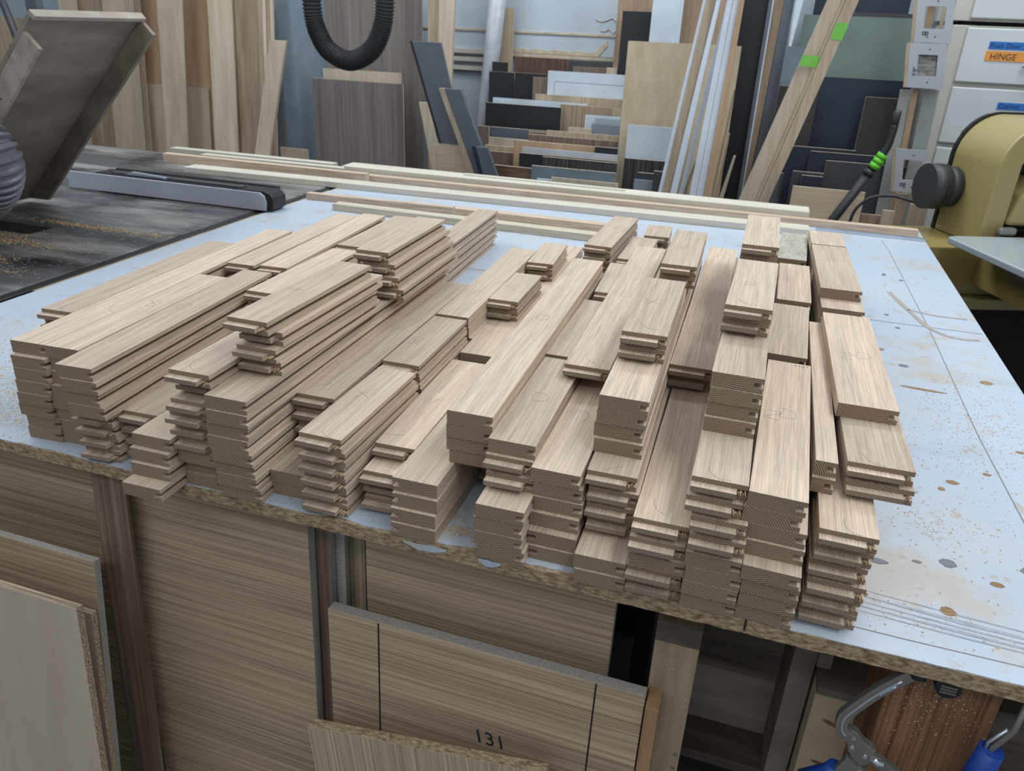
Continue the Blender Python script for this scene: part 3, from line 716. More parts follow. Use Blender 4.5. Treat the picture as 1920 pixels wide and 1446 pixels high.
PANELS = [
 ('offcut_panel', 'tall narrow tan offcut standing behind the dark offcuts beside the white tube', 'tan', -1.497, -1.4, 4.262, 0.012, 0.0, 1.564, 'panel'),
 ('offcut_panel', 'reddish walnut offcut topmost in the heap under the torn wall covering', 'redwalnut', -1.373, -1.082, 4.218, 0.012, 0.0, 1.336, 'panel'),
 ('offcut_panel', 'dark grey scuffed offcut right of the reddish walnut one', 'charcoal', -1.073, -0.824, 4.196, 0.012, 0.0, 1.332, 'panel'),
 ('offcut_panel', 'thin brown offcut edge above the big white drawer-front offcut', 'walnut', -1.04, -0.859, 4.174, 0.012, 0.0, 1.304, 'panel'),
 ('offcut_panel', 'pale beige offcut end at top right of the heap beside the tall maple sheet', 'pale', -0.858, -0.805, 4.152, 0.012, 0.0, 1.31, 'panel'),
 ('offcut_panel', 'small black offcut, highest of the three beside the white tube', 'black', -1.466, -1.377, 4.13, 0.012, 0.0, 1.308, 'panel'),
 ('offcut_panel', 'black offcut directly right of the tube with a scratched face', 'black', -1.474, -1.334, 4.108, 0.012, 0.0, 1.261, 'panel'),
 ('offcut_panel', 'black offcut with a pale left edge behind the striped brown offcut', 'black', -1.324, -1.149, 4.086, 0.012, 0.0, 1.264, 'panel'),
 ('offcut_panel', 'narrow striped brown offcut left of the big white one', 'stripebrown', -1.219, -1.14, 4.064, 0.012, 0.0, 1.249, 'panel'),
 ('offcut_panel', 'big glossy white offcut with a grooved rectangle, upper right of the heap', 'white', -1.134, -0.742, 4.042, 0.012, 0.0, 1.285, 'panel'),
 ('offcut_panel', 'wide tan offcut just below the big white one', 'tan', -1.19, -0.736, 4.02, 0.012, 0.0, 1.173, 'panel'),
 ('offcut_panel', 'long thin white-edged offcut above the long black one', 'white', -1.411, -0.909, 3.998, 0.012, 0.0, 1.143, 'panel'),
 ('offcut_panel', 'striped tan offcut showing right of the long black one', 'stripetan', -1.042, -0.77, 3.976, 0.012, 0.0, 1.136, 'panel'),
 ('offcut_panel', 'small tan offcut end below the big white one at the right edge', 'tan', -0.77, -0.722, 3.954, 0.012, 0.0, 1.135, 'panel'),
 ('offcut_panel', 'long black offcut in the middle of the heap', 'black', -1.426, -1.025, 3.932, 0.012, 0.0, 1.123, 'panel'),
 ('offcut_panel', 'bright white offcut showing an L shape at the right of the heap', 'white', -0.896, -0.721, 3.91, 0.012, 0.0, 1.101, 'panel'),
 ('offcut_panel', 'pale grey offcut in front of the bright white L shaped one', 'lightgrey', -0.84, -0.716, 3.888, 0.012, 0.0, 1.092, 'panel'),
 ('offcut_panel', 'mid grey offcut lying lowest of three greys and whites at right', 'grey', -0.851, -0.71, 3.866, 0.012, 0.0, 1.067, 'panel'),
 ('offcut_panel', 'short pale offcut left of the mid grey one', 'pale', -0.961, -0.844, 3.844, 0.012, 0.0, 1.045, 'panel'),
 ('offcut_panel', 'slate grey offcut under the long black one', 'slate', -1.361, -1.061, 3.822, 0.012, 0.0, 1.02, 'panel'),
 ('offcut_panel', 'small brown offcut under the left end of the long black one', 'walnut', -1.42, -1.359, 3.8, 0.012, 0.0, 1.023, 'panel'),
 ('offcut_panel', 'small brown striped offcut left of the tan strip', 'stripebrown', -1.144, -1.05, 3.778, 0.012, 0.0, 1.019, 'panel'),
 ('offcut_panel', 'long tan strip offcut over the brown striped one', 'tan', -1.046, -0.691, 3.756, 0.012, 0.0, 1.033, 'panel'),
 ('offcut_panel', 'long brown striped offcut below the tan strip', 'stripebrown', -1.129, -0.687, 3.734, 0.012, 0.0, 1.011, 'panel'),
 ('offcut_panel', 'pale beige offcut under the slate grey one', 'pale', -1.325, -1.124, 3.712, 0.012, 0.0, 0.985, 'panel'),
 ('offcut_panel', 'small tan offcut edge above the striped brown block at left', 'tan', -1.337, -1.189, 3.69, 0.012, 0.0, 0.95, 'panel'),
 ('offcut_panel', 'striped brown offcut at lower left of the heap', 'stripebrown', -1.318, -1.18, 3.668, 0.012, 0.0, 0.926, 'panel'),
 ('offcut_panel', 'orange-tan offcut with a tall left end in the lower heap', 'orangetan', -1.174, -0.778, 3.646, 0.012, 0.0, 0.991, 'panel'),
 ('offcut_panel', 'short black offcut at right under the brown striped one', 'black', -0.773, -0.665, 3.624, 0.012, 0.0, 0.995, 'panel'),
 ('offcut_panel', 'long whitish grey offcut in the lower heap', 'palewhite', -1.117, -0.66, 3.602, 0.012, 0.0, 0.968, 'panel'),
 ('offcut_panel', 'long black offcut in the lower heap under the whitish one', 'black', -1.124, -0.654, 3.58, 0.012, 0.0, 0.944, 'panel'),
 ('offcut_panel', 'dark striped offcut with a pale top edge in the lower heap', 'stripedark', -1.004, -0.65, 3.558, 0.012, 0.0, 0.94, 'panel'),
 ('offcut_panel', 'dark red-brown offcut lowest left of the heap', 'redbrown', -1.255, -1.048, 3.536, 0.012, 0.0, 0.885, 'panel'),
 ('offcut_panel', 'blue-grey offcut low in the heap behind the long boards', 'bluegrey', -1.041, -0.645, 3.514, 0.012, 0.0, 0.903, 'panel'),
 ('offcut_panel', 'beige offcut strip lowest in the heap just behind the maple boards', 'pale', -0.938, -0.625, 3.492, 0.012, 0.0, 0.862, 'panel'),
 ('offcut_panel', 'tiny white offcut corner lowest in the heap', 'white', -1.0, -0.931, 3.47, 0.012, 0.0, 0.854, 'panel'),
 ('plywood_sheet', 'brown sheet behind the black one at the right of the torn wall covering', 'brown', -0.832, -0.654, 4.167, 0.012, 0.0, 1.755, 'sheet'),
 ('plywood_sheet', 'black sheet standing right of the torn wall covering with a tan left edge', 'black', -0.794, -0.631, 4.11, 0.012, 0.0, 1.569, 'sheet'),
 ('plywood_sheet', 'brown sheet behind the white sheet and the trim sticks', 'brown', -0.511, -0.262, 4.06, 0.012, 0.0, 1.752, 'sheet'),
 ('plywood_sheet', 'white sheet standing above the tall maple sheet', 'white', -0.639, -0.496, 4.02, 0.012, 0.0, 1.749, 'sheet'),
 ('plywood_sheet', 'tall maple plywood sheet in the middle of the back wall', 'maple', -0.679, -0.192, 3.7, 0.012, 0.0, 1.445, 'sheet'),
 ('plywood_sheet', 'short white sheet leaning low on the tall maple sheet', 'white', -0.629, -0.423, 3.62, 0.012, 0.0, 1.103, 'sheet'),
 ('plywood_sheet', 'black striped sheet low in front of the white one', 'stripedark', -0.624, -0.426, 3.58, 0.012, 0.0, 0.963, 'sheet'),
 ('plywood_sheet', 'small dark grey sheet corner low beside the slanted trim', 'charcoal', -0.55, -0.474, 3.54, 0.012, 0.0, 0.912, 'sheet'),
 ('plywood_sheet', 'small pale grey sheet corner lowest beside the slanted trim', 'grey', -0.557, -0.469, 3.5, 0.012, 0.0, 0.887, 'sheet'),
 ('plywood_sheet', 'dark grey narrow sheet touching the foot of the slanted trim', 'charcoal', -0.467, -0.407, 3.45, 0.012, 0.0, 0.939, 'sheet'),
 ('plywood_sheet', 'tall black sheet right of the white trim sticks', 'black', -0.256, -0.11, 4.15, 0.012, 0.0, 1.767, 'sheet'),
 ('plywood_sheet', 'tall slate sheet right of the thin white edged board', 'slate', -0.123, -0.013, 4.11, 0.012, 0.0, 1.767, 'sheet'),
 ('plywood_sheet', 'dark blue sheet at the top between long boards and templates', 'darkblue', 0.078, 0.479, 4.17, 0.012, 0.0, 1.773, 'sheet'),
 ('plywood_sheet', 'dark sheet with a pale top edge just above the green-grey sheet', 'charcoal', 0.158, 0.514, 4.13, 0.012, 0.0, 1.6, 'sheet'),
 ('plywood_sheet', 'green-grey glossy sheet between the long boards and the templates', 'greengrey', 0.041, 0.513, 4.09, 0.012, 0.0, 1.582, 'sheet'),
 ('plywood_sheet', 'blue-grey sheet leaning behind the long taped boards', 'bluegrey', -0.014, 0.065, 4.05, 0.012, 0.0, 1.448, 'sheet'),
 ('plywood_sheet', 'large dark blue sheet under the green-grey one', 'darkblue', 0.157, 0.542, 4.01, 0.012, 0.0, 1.332, 'sheet'),
 ('plywood_sheet', 'dark brown sheet behind the taped boards left of the large blue one', 'darkbrown', -0.012, 0.162, 3.97, 0.012, 0.0, 1.285, 'sheet'),
 ('plywood_sheet', 'dark brown sheet outlined by a pale edge beside the vacuum wand', 'darkbrown', 0.357, 0.545, 3.9, 0.012, 0.0, 1.264, 'sheet'),
 ('plywood_sheet', 'dark sheet with a pale top edge behind the foot of the taped boards', 'darkblue', 0.077, 0.362, 3.86, 0.012, 0.0, 1.04, 'sheet'),
 ('plywood_sheet', 'long dark sheet whose pale top edge passes behind the wand grips', 'darkblue', 0.171, 0.523, 3.82, 0.012, 0.0, 1.029, 'sheet'),
 ('plywood_sheet', 'dark sheet lowest behind the vacuum wand', 'charcoal', 0.241, 0.568, 3.78, 0.012, 0.0, 0.999, 'sheet'),
 ('plywood_sheet', 'small dark sheet with a thick tan top edge low on the left', 'charcoal', 0.109, 0.24, 3.74, 0.012, 0.0, 0.948, 'sheet'),
 ('plywood_sheet', 'smallest dark blue sheet low in front of the tan edged one', 'darkblue', 0.149, 0.236, 3.7, 0.012, 0.0, 0.939, 'sheet'),
 ('plywood_sheet', 'slate blue sheet corner behind the foot of the taped boards', 'slate', -0.032, 0.076, 3.9, 0.012, 0.0, 0.909, 'sheet'),
 ('plywood_sheet', 'beige plywood offcut low behind the vacuum wand', 'beige', 0.118, 0.414, 3.64, 0.012, 0.0, 0.9, 'sheet'),
 ('plywood_sheet', 'small brown board end low right of the beige plywood offcut', 'brown', 0.421, 0.505, 3.66, 0.012, 0.0, 0.806, 'sheet'),
 ('plywood_sheet', 'blue-grey tall sheet behind the walnut panels', 'bluegrey2', -2.796, -2.452, 4.2, 0.012, 0.0, 1.743, 'sheet'),
 ('plywood_sheet', 'tall walnut veneer sheet behind the hanging hose', 'walnutveneer', -2.428, -1.854, 4.1, 0.012, 0.0, 1.745, 'sheet'),
 ('plywood_sheet', 'thin pale sheet edge showing above the short walnut panel', 'pale', -2.416, -1.945, 4.02, 0.012, 0.0, 1.229, 'sheet'),
 ('plywood_sheet', 'short walnut veneer panel in front of the tall one', 'walnutveneer', -2.451, -1.905, 3.96, 0.012, 0.0, 1.18, 'sheet'),
 ('plywood_sheet', 'small tan board low left of the short walnut panel', 'tan', -2.651, -2.475, 3.9, 0.012, 0.0, 0.805, 'sheet'),
 ('tall_board', 'pale tall board with a split end, leftmost behind the plywood tray', 'maple2', -4.308, -4.171, 4.16, 0.012, 0.0, 1.713, 'board'),
 ('tall_board', 'brown tall board between two pale ones, left of the knotty board', 'tanbrown', -4.21, -3.997, 4.2, 0.012, 0.0, 1.719, 'board'),
 ('tall_board', 'wide pale tall board left of the thin sheet edges', 'maple2', -3.932, -3.74, 4.12, 0.012, 0.0, 1.718, 'board'),
 ('tall_board', 'first thin tall sheet edge left of the orange-brown sheet', 'pale', -3.697, -3.664, 4.07, 0.012, 0.0, 1.717, 'board'),
 ('tall_board', 'second thin tall sheet edge touching the orange-brown sheet', 'tanbrown', -3.677, -3.637, 4.09, 0.012, 0.0, 1.719, 'board'),
 ('tall_board', 'tall orange-brown sheet behind the knotty board', 'orangebrown', -3.758, -3.227, 4.21, 0.012, 0.0, 1.73, 'board'),
 ('tall_board', 'pale tall board right of the orange-brown sheet', 'maple2', -3.17, -3.01, 4.1, 0.012, 0.0, 1.73, 'board'),
 ('tall_board', 'brown tall board right of the pale one', 'tanbrown', -3.038, -2.859, 4.14, 0.012, 0.0, 1.735, 'board'),
 ('plywood_sheet', 'beige sheet with a ragged pale top edge behind the knotty board', 'maple2', -3.79, -3.266, 4.12, 0.012, 0.0, 1.076, 'sheet'),
 ('tall_board', 'thin tall board edge, leftmost of four left of the blue-grey sheet', 'tanbrown', -2.813, -2.787, 4.06, 0.012, 0.0, 1.733, 'board'),
 ('tall_board', 'thin tall board edge, second of four left of the blue-grey sheet', 'maple2', -2.783, -2.76, 4.06, 0.012, 0.0, 1.733, 'board'),
 ('tall_board', 'thin tall board edge, third of four left of the blue-grey sheet', 'tanbrown', -2.756, -2.737, 4.06, 0.012, 0.0, 1.734, 'board'),
 ('tall_board', 'thin tall board edge, rightmost of four left of the blue-grey sheet', 'maple2', -2.733, -2.714, 4.06, 0.012, 0.0, 1.734, 'board'),
]
MARKS = [
 ('second', 7, 0.0254, 0.2054, '8'),
 ('third', 7, 0.022, 0.2552, 'o'),
 ('upper rail front', 11, 0.0205, 0.1331, 'k'),
 ('back rail b', 7, 0.014, 0.24, 'o'),
 ('middle rail', 5, 0.0281, 0.2843, 'k'),
 ('six rail', 5, 0.0233, 0.1308, 'x'),
 ('six rail', 5, 0.0369, 0.014, 'c'),
 ('four rail', 3, 0.0208, 0.1463, 'w'),
 ('four rail', 3, 0.0162, 0.029, '-'),
 ('flat edge stile', 5, 0.0249, 0.1422, 'k'),
 ('pair rail front', 5, 0.0283, 0.0822, 'c'),
 ('long stile', 7, 0.0282, 0.3748, 'o'),
 ('ladder stile', 6, 0.0317, 0.1349, 'd'),
 ('wide mid stile', 5, 0.0254, 0.1539, 'n'),
 ('wide rail', 7, 0.0332, 0.3509, 'o'),
 ('wide rail', 7, 0.0339, 0.0338, 'c'),
 ('x rail front', 11, 0.0237, 0.1391, 'x'),
 ('x rail front', 11, 0.0305, 0.0337, 'c'),
 ('x rail back', 11, 0.029, 0.1339, 'x'),
 ('centre long rail', 4, 0.0277, 0.0317, 'c'),
 ('rail on block', 5, 0.0294, 0.014, '-'),
 ('top rail front', 13, 0.0257, 0.1099, '#'),
 ('top rail front', 13, 0.029, 0.0235, 'c'),
 ('top rail back', 13, 0.0472, 0.1363, 'x'),
 ('eight rail', 7, 0.0293, 0.014, 'c'),
 ('right block', 7, 0.016, 0.2005, '7'),
 ('right block', 7, 0.0356, 0.2092, 'D'),
 ('right second', 7, 0.0261, 0.1363, '-'),
 ('right third', 7, 0.0158, 0.1413, 'k'),
 ('weathered', 7, 0.0271, 0.1393, 'k'),
 ('wide stile back', 8, 0.0302, 0.2158, '7'),
 ('wide stile back', 8, 0.0543, 0.2268, '8'),
 ('wide stile front', 8, 0.025, 0.1737, '7'),
 ('wide stile front', 8, 0.0481, 0.1832, 'D'),
 ('wide rail front', 7, 0.0307, 0.0147, 'c'),
 ('splintered rail', 5, 0.0352, 0.014, 'c'),
 ('leftmost stile', 7, 0.0445, 0.1625, 'c'),
 ('farleft rail', 7, 0.0335, 0.2256, 'k'),
 ('farleft rail', 7, 0.0345, 0.0157, 'c'),
 ('behind six rail', 5, 0.0169, 0.0917, 'x'),
 ('behind six rail', 5, 0.0343, 0.014, 'c'),
 ('back rail a', 7, 0.0421, 0.0349, 'c'),
 ('middle rail', 5, 0.0235, 0.0354, '-'),
 ('narrow rail', 8, 0.0235, 0.0251, 'c'),
 ('far raised rail', 7, 0.0281, 0.1877, 'x'),
 ('upper rail back', 11, 0.0181, 0.1494, 'k'),
]
# ---------------------------------------------------------------- the room
structure(MB().box(-6.2, 4.2, -3.0, 4.42, -.05, 0).build('floor', 'concrete'))
structure(MB().box(-6.2, 4.2, 4.32, 4.42, 0, 3.4).build('wall_back', 'wall'))
structure(MB().box(-6.3, -6.2, -3.0, 4.42, 0, 3.4).build('wall_left', 'wall'))
# torn white wall covering with its batten and vents
tw = empty('torn_lining', (-1.3, 4.318, 0)); tag(tw, 'torn pale wall lining with peeling edge and wooden batten on the back wall', 'wall lining')
MB().box(-.75, .62, -.008, 0, 1.352, 2.2).build('lining_sheet', 'wall_paper', tw)
ed = [(-.12, .0, 1.39)]
pts = [(-.11, 1.352), (-.11, 1.372)] + [(-.11 + i * .045, 1.372 + rnd.uniform(-.006, .010)) for i in range(1, 10)] + [(.34, 1.372), (.40, 1.43), (.405, 1.41), (.36, 1.352)]
MB().prism([(x, -.012, z) for x, z in pts], (0, .003, 0)).build('torn_edge', 'torn', tw)
for (ax, az) in ((.33, 1.53), (.36, 1.475)):
    q = [(ax + i * .022, -.0105, az + rnd.uniform(-.012, .012)) for i in range(9)]
    MB().tube(q, .0022, 5).build('tear', 'torn', tw)
MB().box(-.75, .60, -.014, -.008, 1.448, 1.458).build('batten', 'torn', tw)
MB().box(-.75, .60, -.016, -.002, 1.332, 1.350).build('lower_batten', 'pale', tw)
vt = empty('slotted_band', (-1.69, 4.318, 1.25)); tag(vt, 'pale slotted metal shelf band left of the white tube', 'shelf')
for z in (.0, .045, .085): MB().box(-.10, .12, -.03, 0, z, z + .022).build('slat', 'cream_cab', vt)
MB().box(-.10, .12, -.006, 0, -.35, -.03).build('back_plate', 'wall_paper', vt)

# ---------------------------------------------------------------- the white outfeed table
tb = empty('outfeed_table', (-.5, 1.8, 0)); tag(tb, 'large worn white laminate work table with chipped particleboard front edge', 'table')
OX, OY = -.5, 1.8
def tl(x, y, z=ZT): return (x - OX, y - OY, z)
xs = [-1.552 + i * .012 for i in range(int((.534 + 1.552) / .012) + 1)]
def chip(x, amp):
    v = rnd.uniform(0, .0016)
    for c0, wd, a in ((-.36, .05, .009), (-.27, .03, .014), (-.185, .04, .006), (-.12, .05, .010), (-.03, .04, .012), (-.93, .05, .004), (-.62, .03, .005), (-.46, .03, .008)):
        v += a * math.exp(-((x - c0) / wd) ** 2) * rnd.uniform(.6, 1.1)
    return v * amp
front = [(x, .7335 + chip(x, 1.0)) for x in xs] + [(.534, .7345)]
top = MB(); top.prism([tl(x, y, ZT - .0012) for x, y in front] + [tl(.534, 2.985, ZT - .0012), tl(-1.552, 2.985, ZT - .0012)], (0, 0, .0012))
top.build('laminate', 'laminate_white', tb)
cr = MB(); f2 = [(x, .733 + rnd.uniform(0, .0015)) for x in xs] + [(.534, .7335)]
cr.prism([tl(x, y, ZT - .021) for x, y in f2] + [tl(.534, 2.985, ZT - .021), tl(-1.552, 2.985, ZT - .021)], (0, 0, .0198))
cr.build('particleboard_core', 'particle', tb)
for (x, y) in ((.235, .775), (.40, 2.86), (-1.50, 2.86), (-1.50, .80)):
    MB().box(x - OX, x - OX + .115, y - OY, y - OY + .09, 0, ZT - .022).build('leg', 'fir', tb, bevel=.003)
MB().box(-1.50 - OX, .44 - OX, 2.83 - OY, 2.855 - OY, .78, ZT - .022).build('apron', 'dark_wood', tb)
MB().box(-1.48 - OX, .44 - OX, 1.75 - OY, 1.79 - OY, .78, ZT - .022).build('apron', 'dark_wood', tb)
for pts, w, nm, mt in (
    ([(-.74, 1.868), (.10, 1.885), (.29, 1.894), (.528, 1.898)], .003, 'seam', 'line'),
    ([(.395, 2.75), (.403, 2.62), (.415, 1.892), (.414, 1.334), (.424, 1.0), (.428, .74)], .0018, 'score_line', 'line'),
    ([(.12, .766), (.234, .764), (.533, .764)], .0014, 'score_line', 'line')):
    MB().ribbon([tl(x, y) for x, y in pts], w).build(nm, mt, tb)
def smooth(pts, n=6):
    out = []
    for i in range(len(pts) - 1):
        p0 = pts[max(i - 1, 0)]; p1 = pts[i]; p2 = pts[i + 1]; p3 = pts[min(i + 2, len(pts) - 1)]
        for k in range(n):
            t = k / n
            out.append(tuple(.5 * ((2 * p1[j]) + (-p0[j] + p2[j]) * t + (2 * p0[j] - 5 * p1[j] + 4 * p2[j] - p3[j]) * t * t + (-p0[j] + 3 * p1[j] - 3 * p2[j] + p3[j]) * t ** 3) for j in range(len(p1))))
    out.append(tuple(pts[-1])); return out
for pts, w in (([(.356, 2.153), (.383, 2.021), (.411, 1.906), (.435, 1.862), (.457, 1.846), (.485, 1.842), (.512, 1.85)], .013), ([(.386, 2.015), (.41, 2.004), (.449, 1.993), (.514, 1.995)], .009)):
    q = smooth(pts, 5); MB().ribbon([tl(x, y) for x, y in q], [w * rnd.uniform(.75, 1.15) for _ in q], .0006).build('glue_smear', 'stain_brown', tb)
def blob(x, y, rx_, ry_, mt, nm, h=.0005, irr=.10, n=18, ang=0):
    b = MB(); P = []
    for i in range(n):
        a = 2 * math.pi * i / n; k = 1 + rnd.uniform(-irr, irr); px, py = math.cos(a) * rx_ * k, math.sin(a) * ry_ * k
        P.append(tl(x + px * math.cos(ang) - py * math.sin(ang), y + px * math.sin(ang) + py * math.cos(ang), ZT + .0001))
    b.prism(P, (0, 0, h)); return b.build(nm, mt, tb)
for x, y, a, c, mt in ((.476, 1.592, .012, .009, 'knot'), (.287, .832, .0085, .008, 'knot'), (.344, 1.154, .009, .006, 'knot'), (.325, 1.128, .005, .005, 'knot'), (.303, .933, .010, .009, 'stain_dark'),
                       (.354, .908, .008, .005, 'knot'), (.216, .905, .013, .006, 'stain_dark'), (.265, .922, .006, .003, 'stain_dark'), (.33, 1.95, .005, .006, 'stain_dark'), (.345, 1.86, .006, .006, 'stain_dark'),
                       (.36, 2.32, .006, .012, 'stain_dark'), (.40, 2.28, .006, .008, 'stain_dark'), (.33, 1.62, .010, .007, 'stain_dark'), (.295, 1.70, .007, .006, 'knot'), (.40, 1.20, .006, .004, 'knot'), (.47, 1.30, .008, .004, 'knot'),
                       (.19, .83, .010, .004, 'knot'), (.41, .95, .02, .012, 'stain_dark')):
    blob(x, y, a, c, mt, 'surface_mark')
blob(.352, 1.508, .040, .0045, 'knot', 'laminate_chip', ang=-.05)
for y0_, y1_, w_ in ((.826, .806, .0075), (.815, .797, .004), (.806, .789, .0055), (.797, .781, .003), (.838, .818, .003)):
    MB().ribbon([tl(.165 + rnd.uniform(0, .02), y0_), tl(.30, (y0_ + y1_) / 2 + .001), tl(.42, y1_ + .004), tl(.533, y1_)], [w_ * .1, w_, w_ * .25, w_ * .8]).build('drag_smudge', 'smudge', tb)
for x0_, wd_ in ((-.365, .06), (-.262, .030)):
    P = []
    for i in range(9): P.append((x0_ + wd_ * i / 8 - OX, .7322 - OY, ZT - .0035 - rnd.uniform(0, .002)))
    for i in range(8, -1, -1): P.append((x0_ + wd_ * i / 8 - OX, .7322 - OY, ZT - .008 - .008 * math.sin(math.pi * i / 8) * rnd.uniform(.5, 1)))
    MB().prism(P, (0, .0006, 0)).build('torn_laminate', 'laminate_white', tb)
MB().box(.062 - OX, .064 - OX, .7322 - OY, .755 - OY, ZT - .016, ZT + .0006).build('saw_kerf', 'void', tb)
# aluminium edge track along the back
t = MB(); t.box(-.17, .17, -.008, .008, 0, .006); t.box(-.17, .17, -.008, -.005, .006, .010); t.box(-.17, .17, .005, .008, .006, .010)
tag(t.build('edge_track', 'alu', loc=(.36, 2.80, ZT)), 'narrow aluminium track along the back right of the table', 'track')

# sawdust and chips: nobody could count them
def flakes(name, label, spots, mat, seed, big=.0030, lim=(-1.548, .530, .7385, 2.95)):
    r = random.Random(seed); b = MB()
    for (cx, cy, sx, sy, n, z) in spots:
        for _ in range(n):
            x, y = r.gauss(cx, sx), r.gauss(cy, sy)
            if not (lim[0] < x < lim[1] and lim[2] < y < lim[3]): continue
            z = ZT + .0003; s = r.uniform(.35, 1) * big; a = r.uniform(0, 6.28); h = s * .35
            c, d = math.cos(a) * s, math.sin(a) * s
            b.quad([(x - c, y - d, z + .0002), (x + d * .4, y - c * .4, z + h * .3), (x + c, y + d, z + h), (x - d * .4, y + c * .4, z + h * .8)])
    o = b.build(name, mat); return tag(o, label, 'sawdust', kind='stuff')
flakes('sawdust', 'loose sawdust and chips scattered over the white table', [
    (-1.22, 1.02, .10, .13, 900, ZT), (-1.15, .83, .07, .04, 500, ZT), (-1.30, 1.25, .12, .05, 120, ZT), (-1.38, 1.68, .06, .10, 260, ZT), (-1.33, 2.05, .10, .09, 300, ZT), (-1.40, 1.32, .03, .02, 160, ZT),
    (-.62, 2.02, .07, .12, 260, ZT), (-.36, 2.20, .09, .03, 240, ZT), (-1.28, .90, .10, .10, 1500, ZT), (.44, 1.38, .05, .14, 500, ZT), (.34, 1.30, .10, .16, 420, ZT), (.43, 1.45, .06, .12, 260, ZT), (.30, 1.02, .05, .03, 130, ZT), (.25, 1.10, .03, .02, 60, ZT), (-.304, .771, .016, .008, 260, ZT),
    (.40, 1.0, .10, .12, 160, ZT), (.27, .80, .10, .02, 120, ZT), (-.53, .75, .02, .01, 80, ZT), (-.65, .745, .25, .004, 60, ZT)], 'dust', 3, .0022)
flakes('pale_sawdust', 'pale fine sawdust film at the left front corner of the table', [(-1.20, .86, .10, .06, 3200, ZT), (-1.28, 1.10, .08, .12, 1200, ZT), (-1.10, .79, .05, .02, 900, ZT)], 'dust_pale', 17, .0018)

# ---------------------------------------------------------------- long strips at the back of the table
def strip(name, label, p0, p1, w, z0, h, mat, group=None, ends=0, cat='board'):
    z0 += .0005
    a = Vector((p0[0], p0[1], 0)); b_ = Vector((p1[0], p1[1], 0)); L = (b_ - a).length; ang = math.atan2(b_.y - a.y, b_.x - a.x)
    m = MB()
    m.prism([(0, 0, 0), (L - ends, 0, 0), (L, w, 0), (0, w, 0)] if ends else [(0, 0, 0), (L, 0, 0), (L, w, 0), (0, w, 0)], (0, 0, h))
    o = m.build(name, mat, loc=(a.x, a.y, z0), rot=(0, 0, ang), bevel=.0006); return tag(o, label, cat, group)
strip('maple_board', 'wide pale maple board nearest of the long boards at the back', (-2.235, 2.610), (.165, 2.690), .075, ZT, .021, 'maple_board')
strip('oak_strip', 'long brown fronted oak strip under the wide white board at the back', (-1.60, 2.815), (.516, 2.853), .036, ZT, .022, 'oak_x')
strip('maple_board', 'wide white maple board farthest back ending near the vacuum wand', (-1.66, 2.862), (.165, 2.885), .10, ZT, .040, 'maple_board')
strip('maple_strip', 'thin pale strip lying on the farthest white board', (-1.15, 2.925), (-.50, 2.925), .03, ZT + .040, .004, 'maple_board')
strip('oak_strip', 'pinkish oak strip ending in the middle of the long boards', (-2.463, 2.760), (-1.50, 2.766), .032, ZT, .036, 'oak_x')
strip('maple_board', 'pale strip with an angled cut end above the pinkish oak strip', (-2.30, 2.800), (-1.645, 2.812), .038, ZT, .040, 'maple_board', ends=-.03)
strip('maple_strip', 'leftmost pale strip end sticking out over the saw', (-2.50, 2.850), (-1.70, 2.858), .045, ZT, .044, 'maple_board')
strip('oak_strip', 'oak strip running from the rip fence toward the rear stacks', (-1.545, 2.405), (-.995, 2.434), .030, ZT, .022, 'oak_x')
strip('oak_strip', 'long oak strip with flat grain in front of the blue-white gap', (-.972, 2.395), (-.40, 2.400), .042, ZT, .030, 'oak_x')
strip('maple_strip', 'pale strip nearest the rear plank stacks', (-1.378, 2.300), (-.42, 2.296), .046, ZT, .021, 'maple_dull')

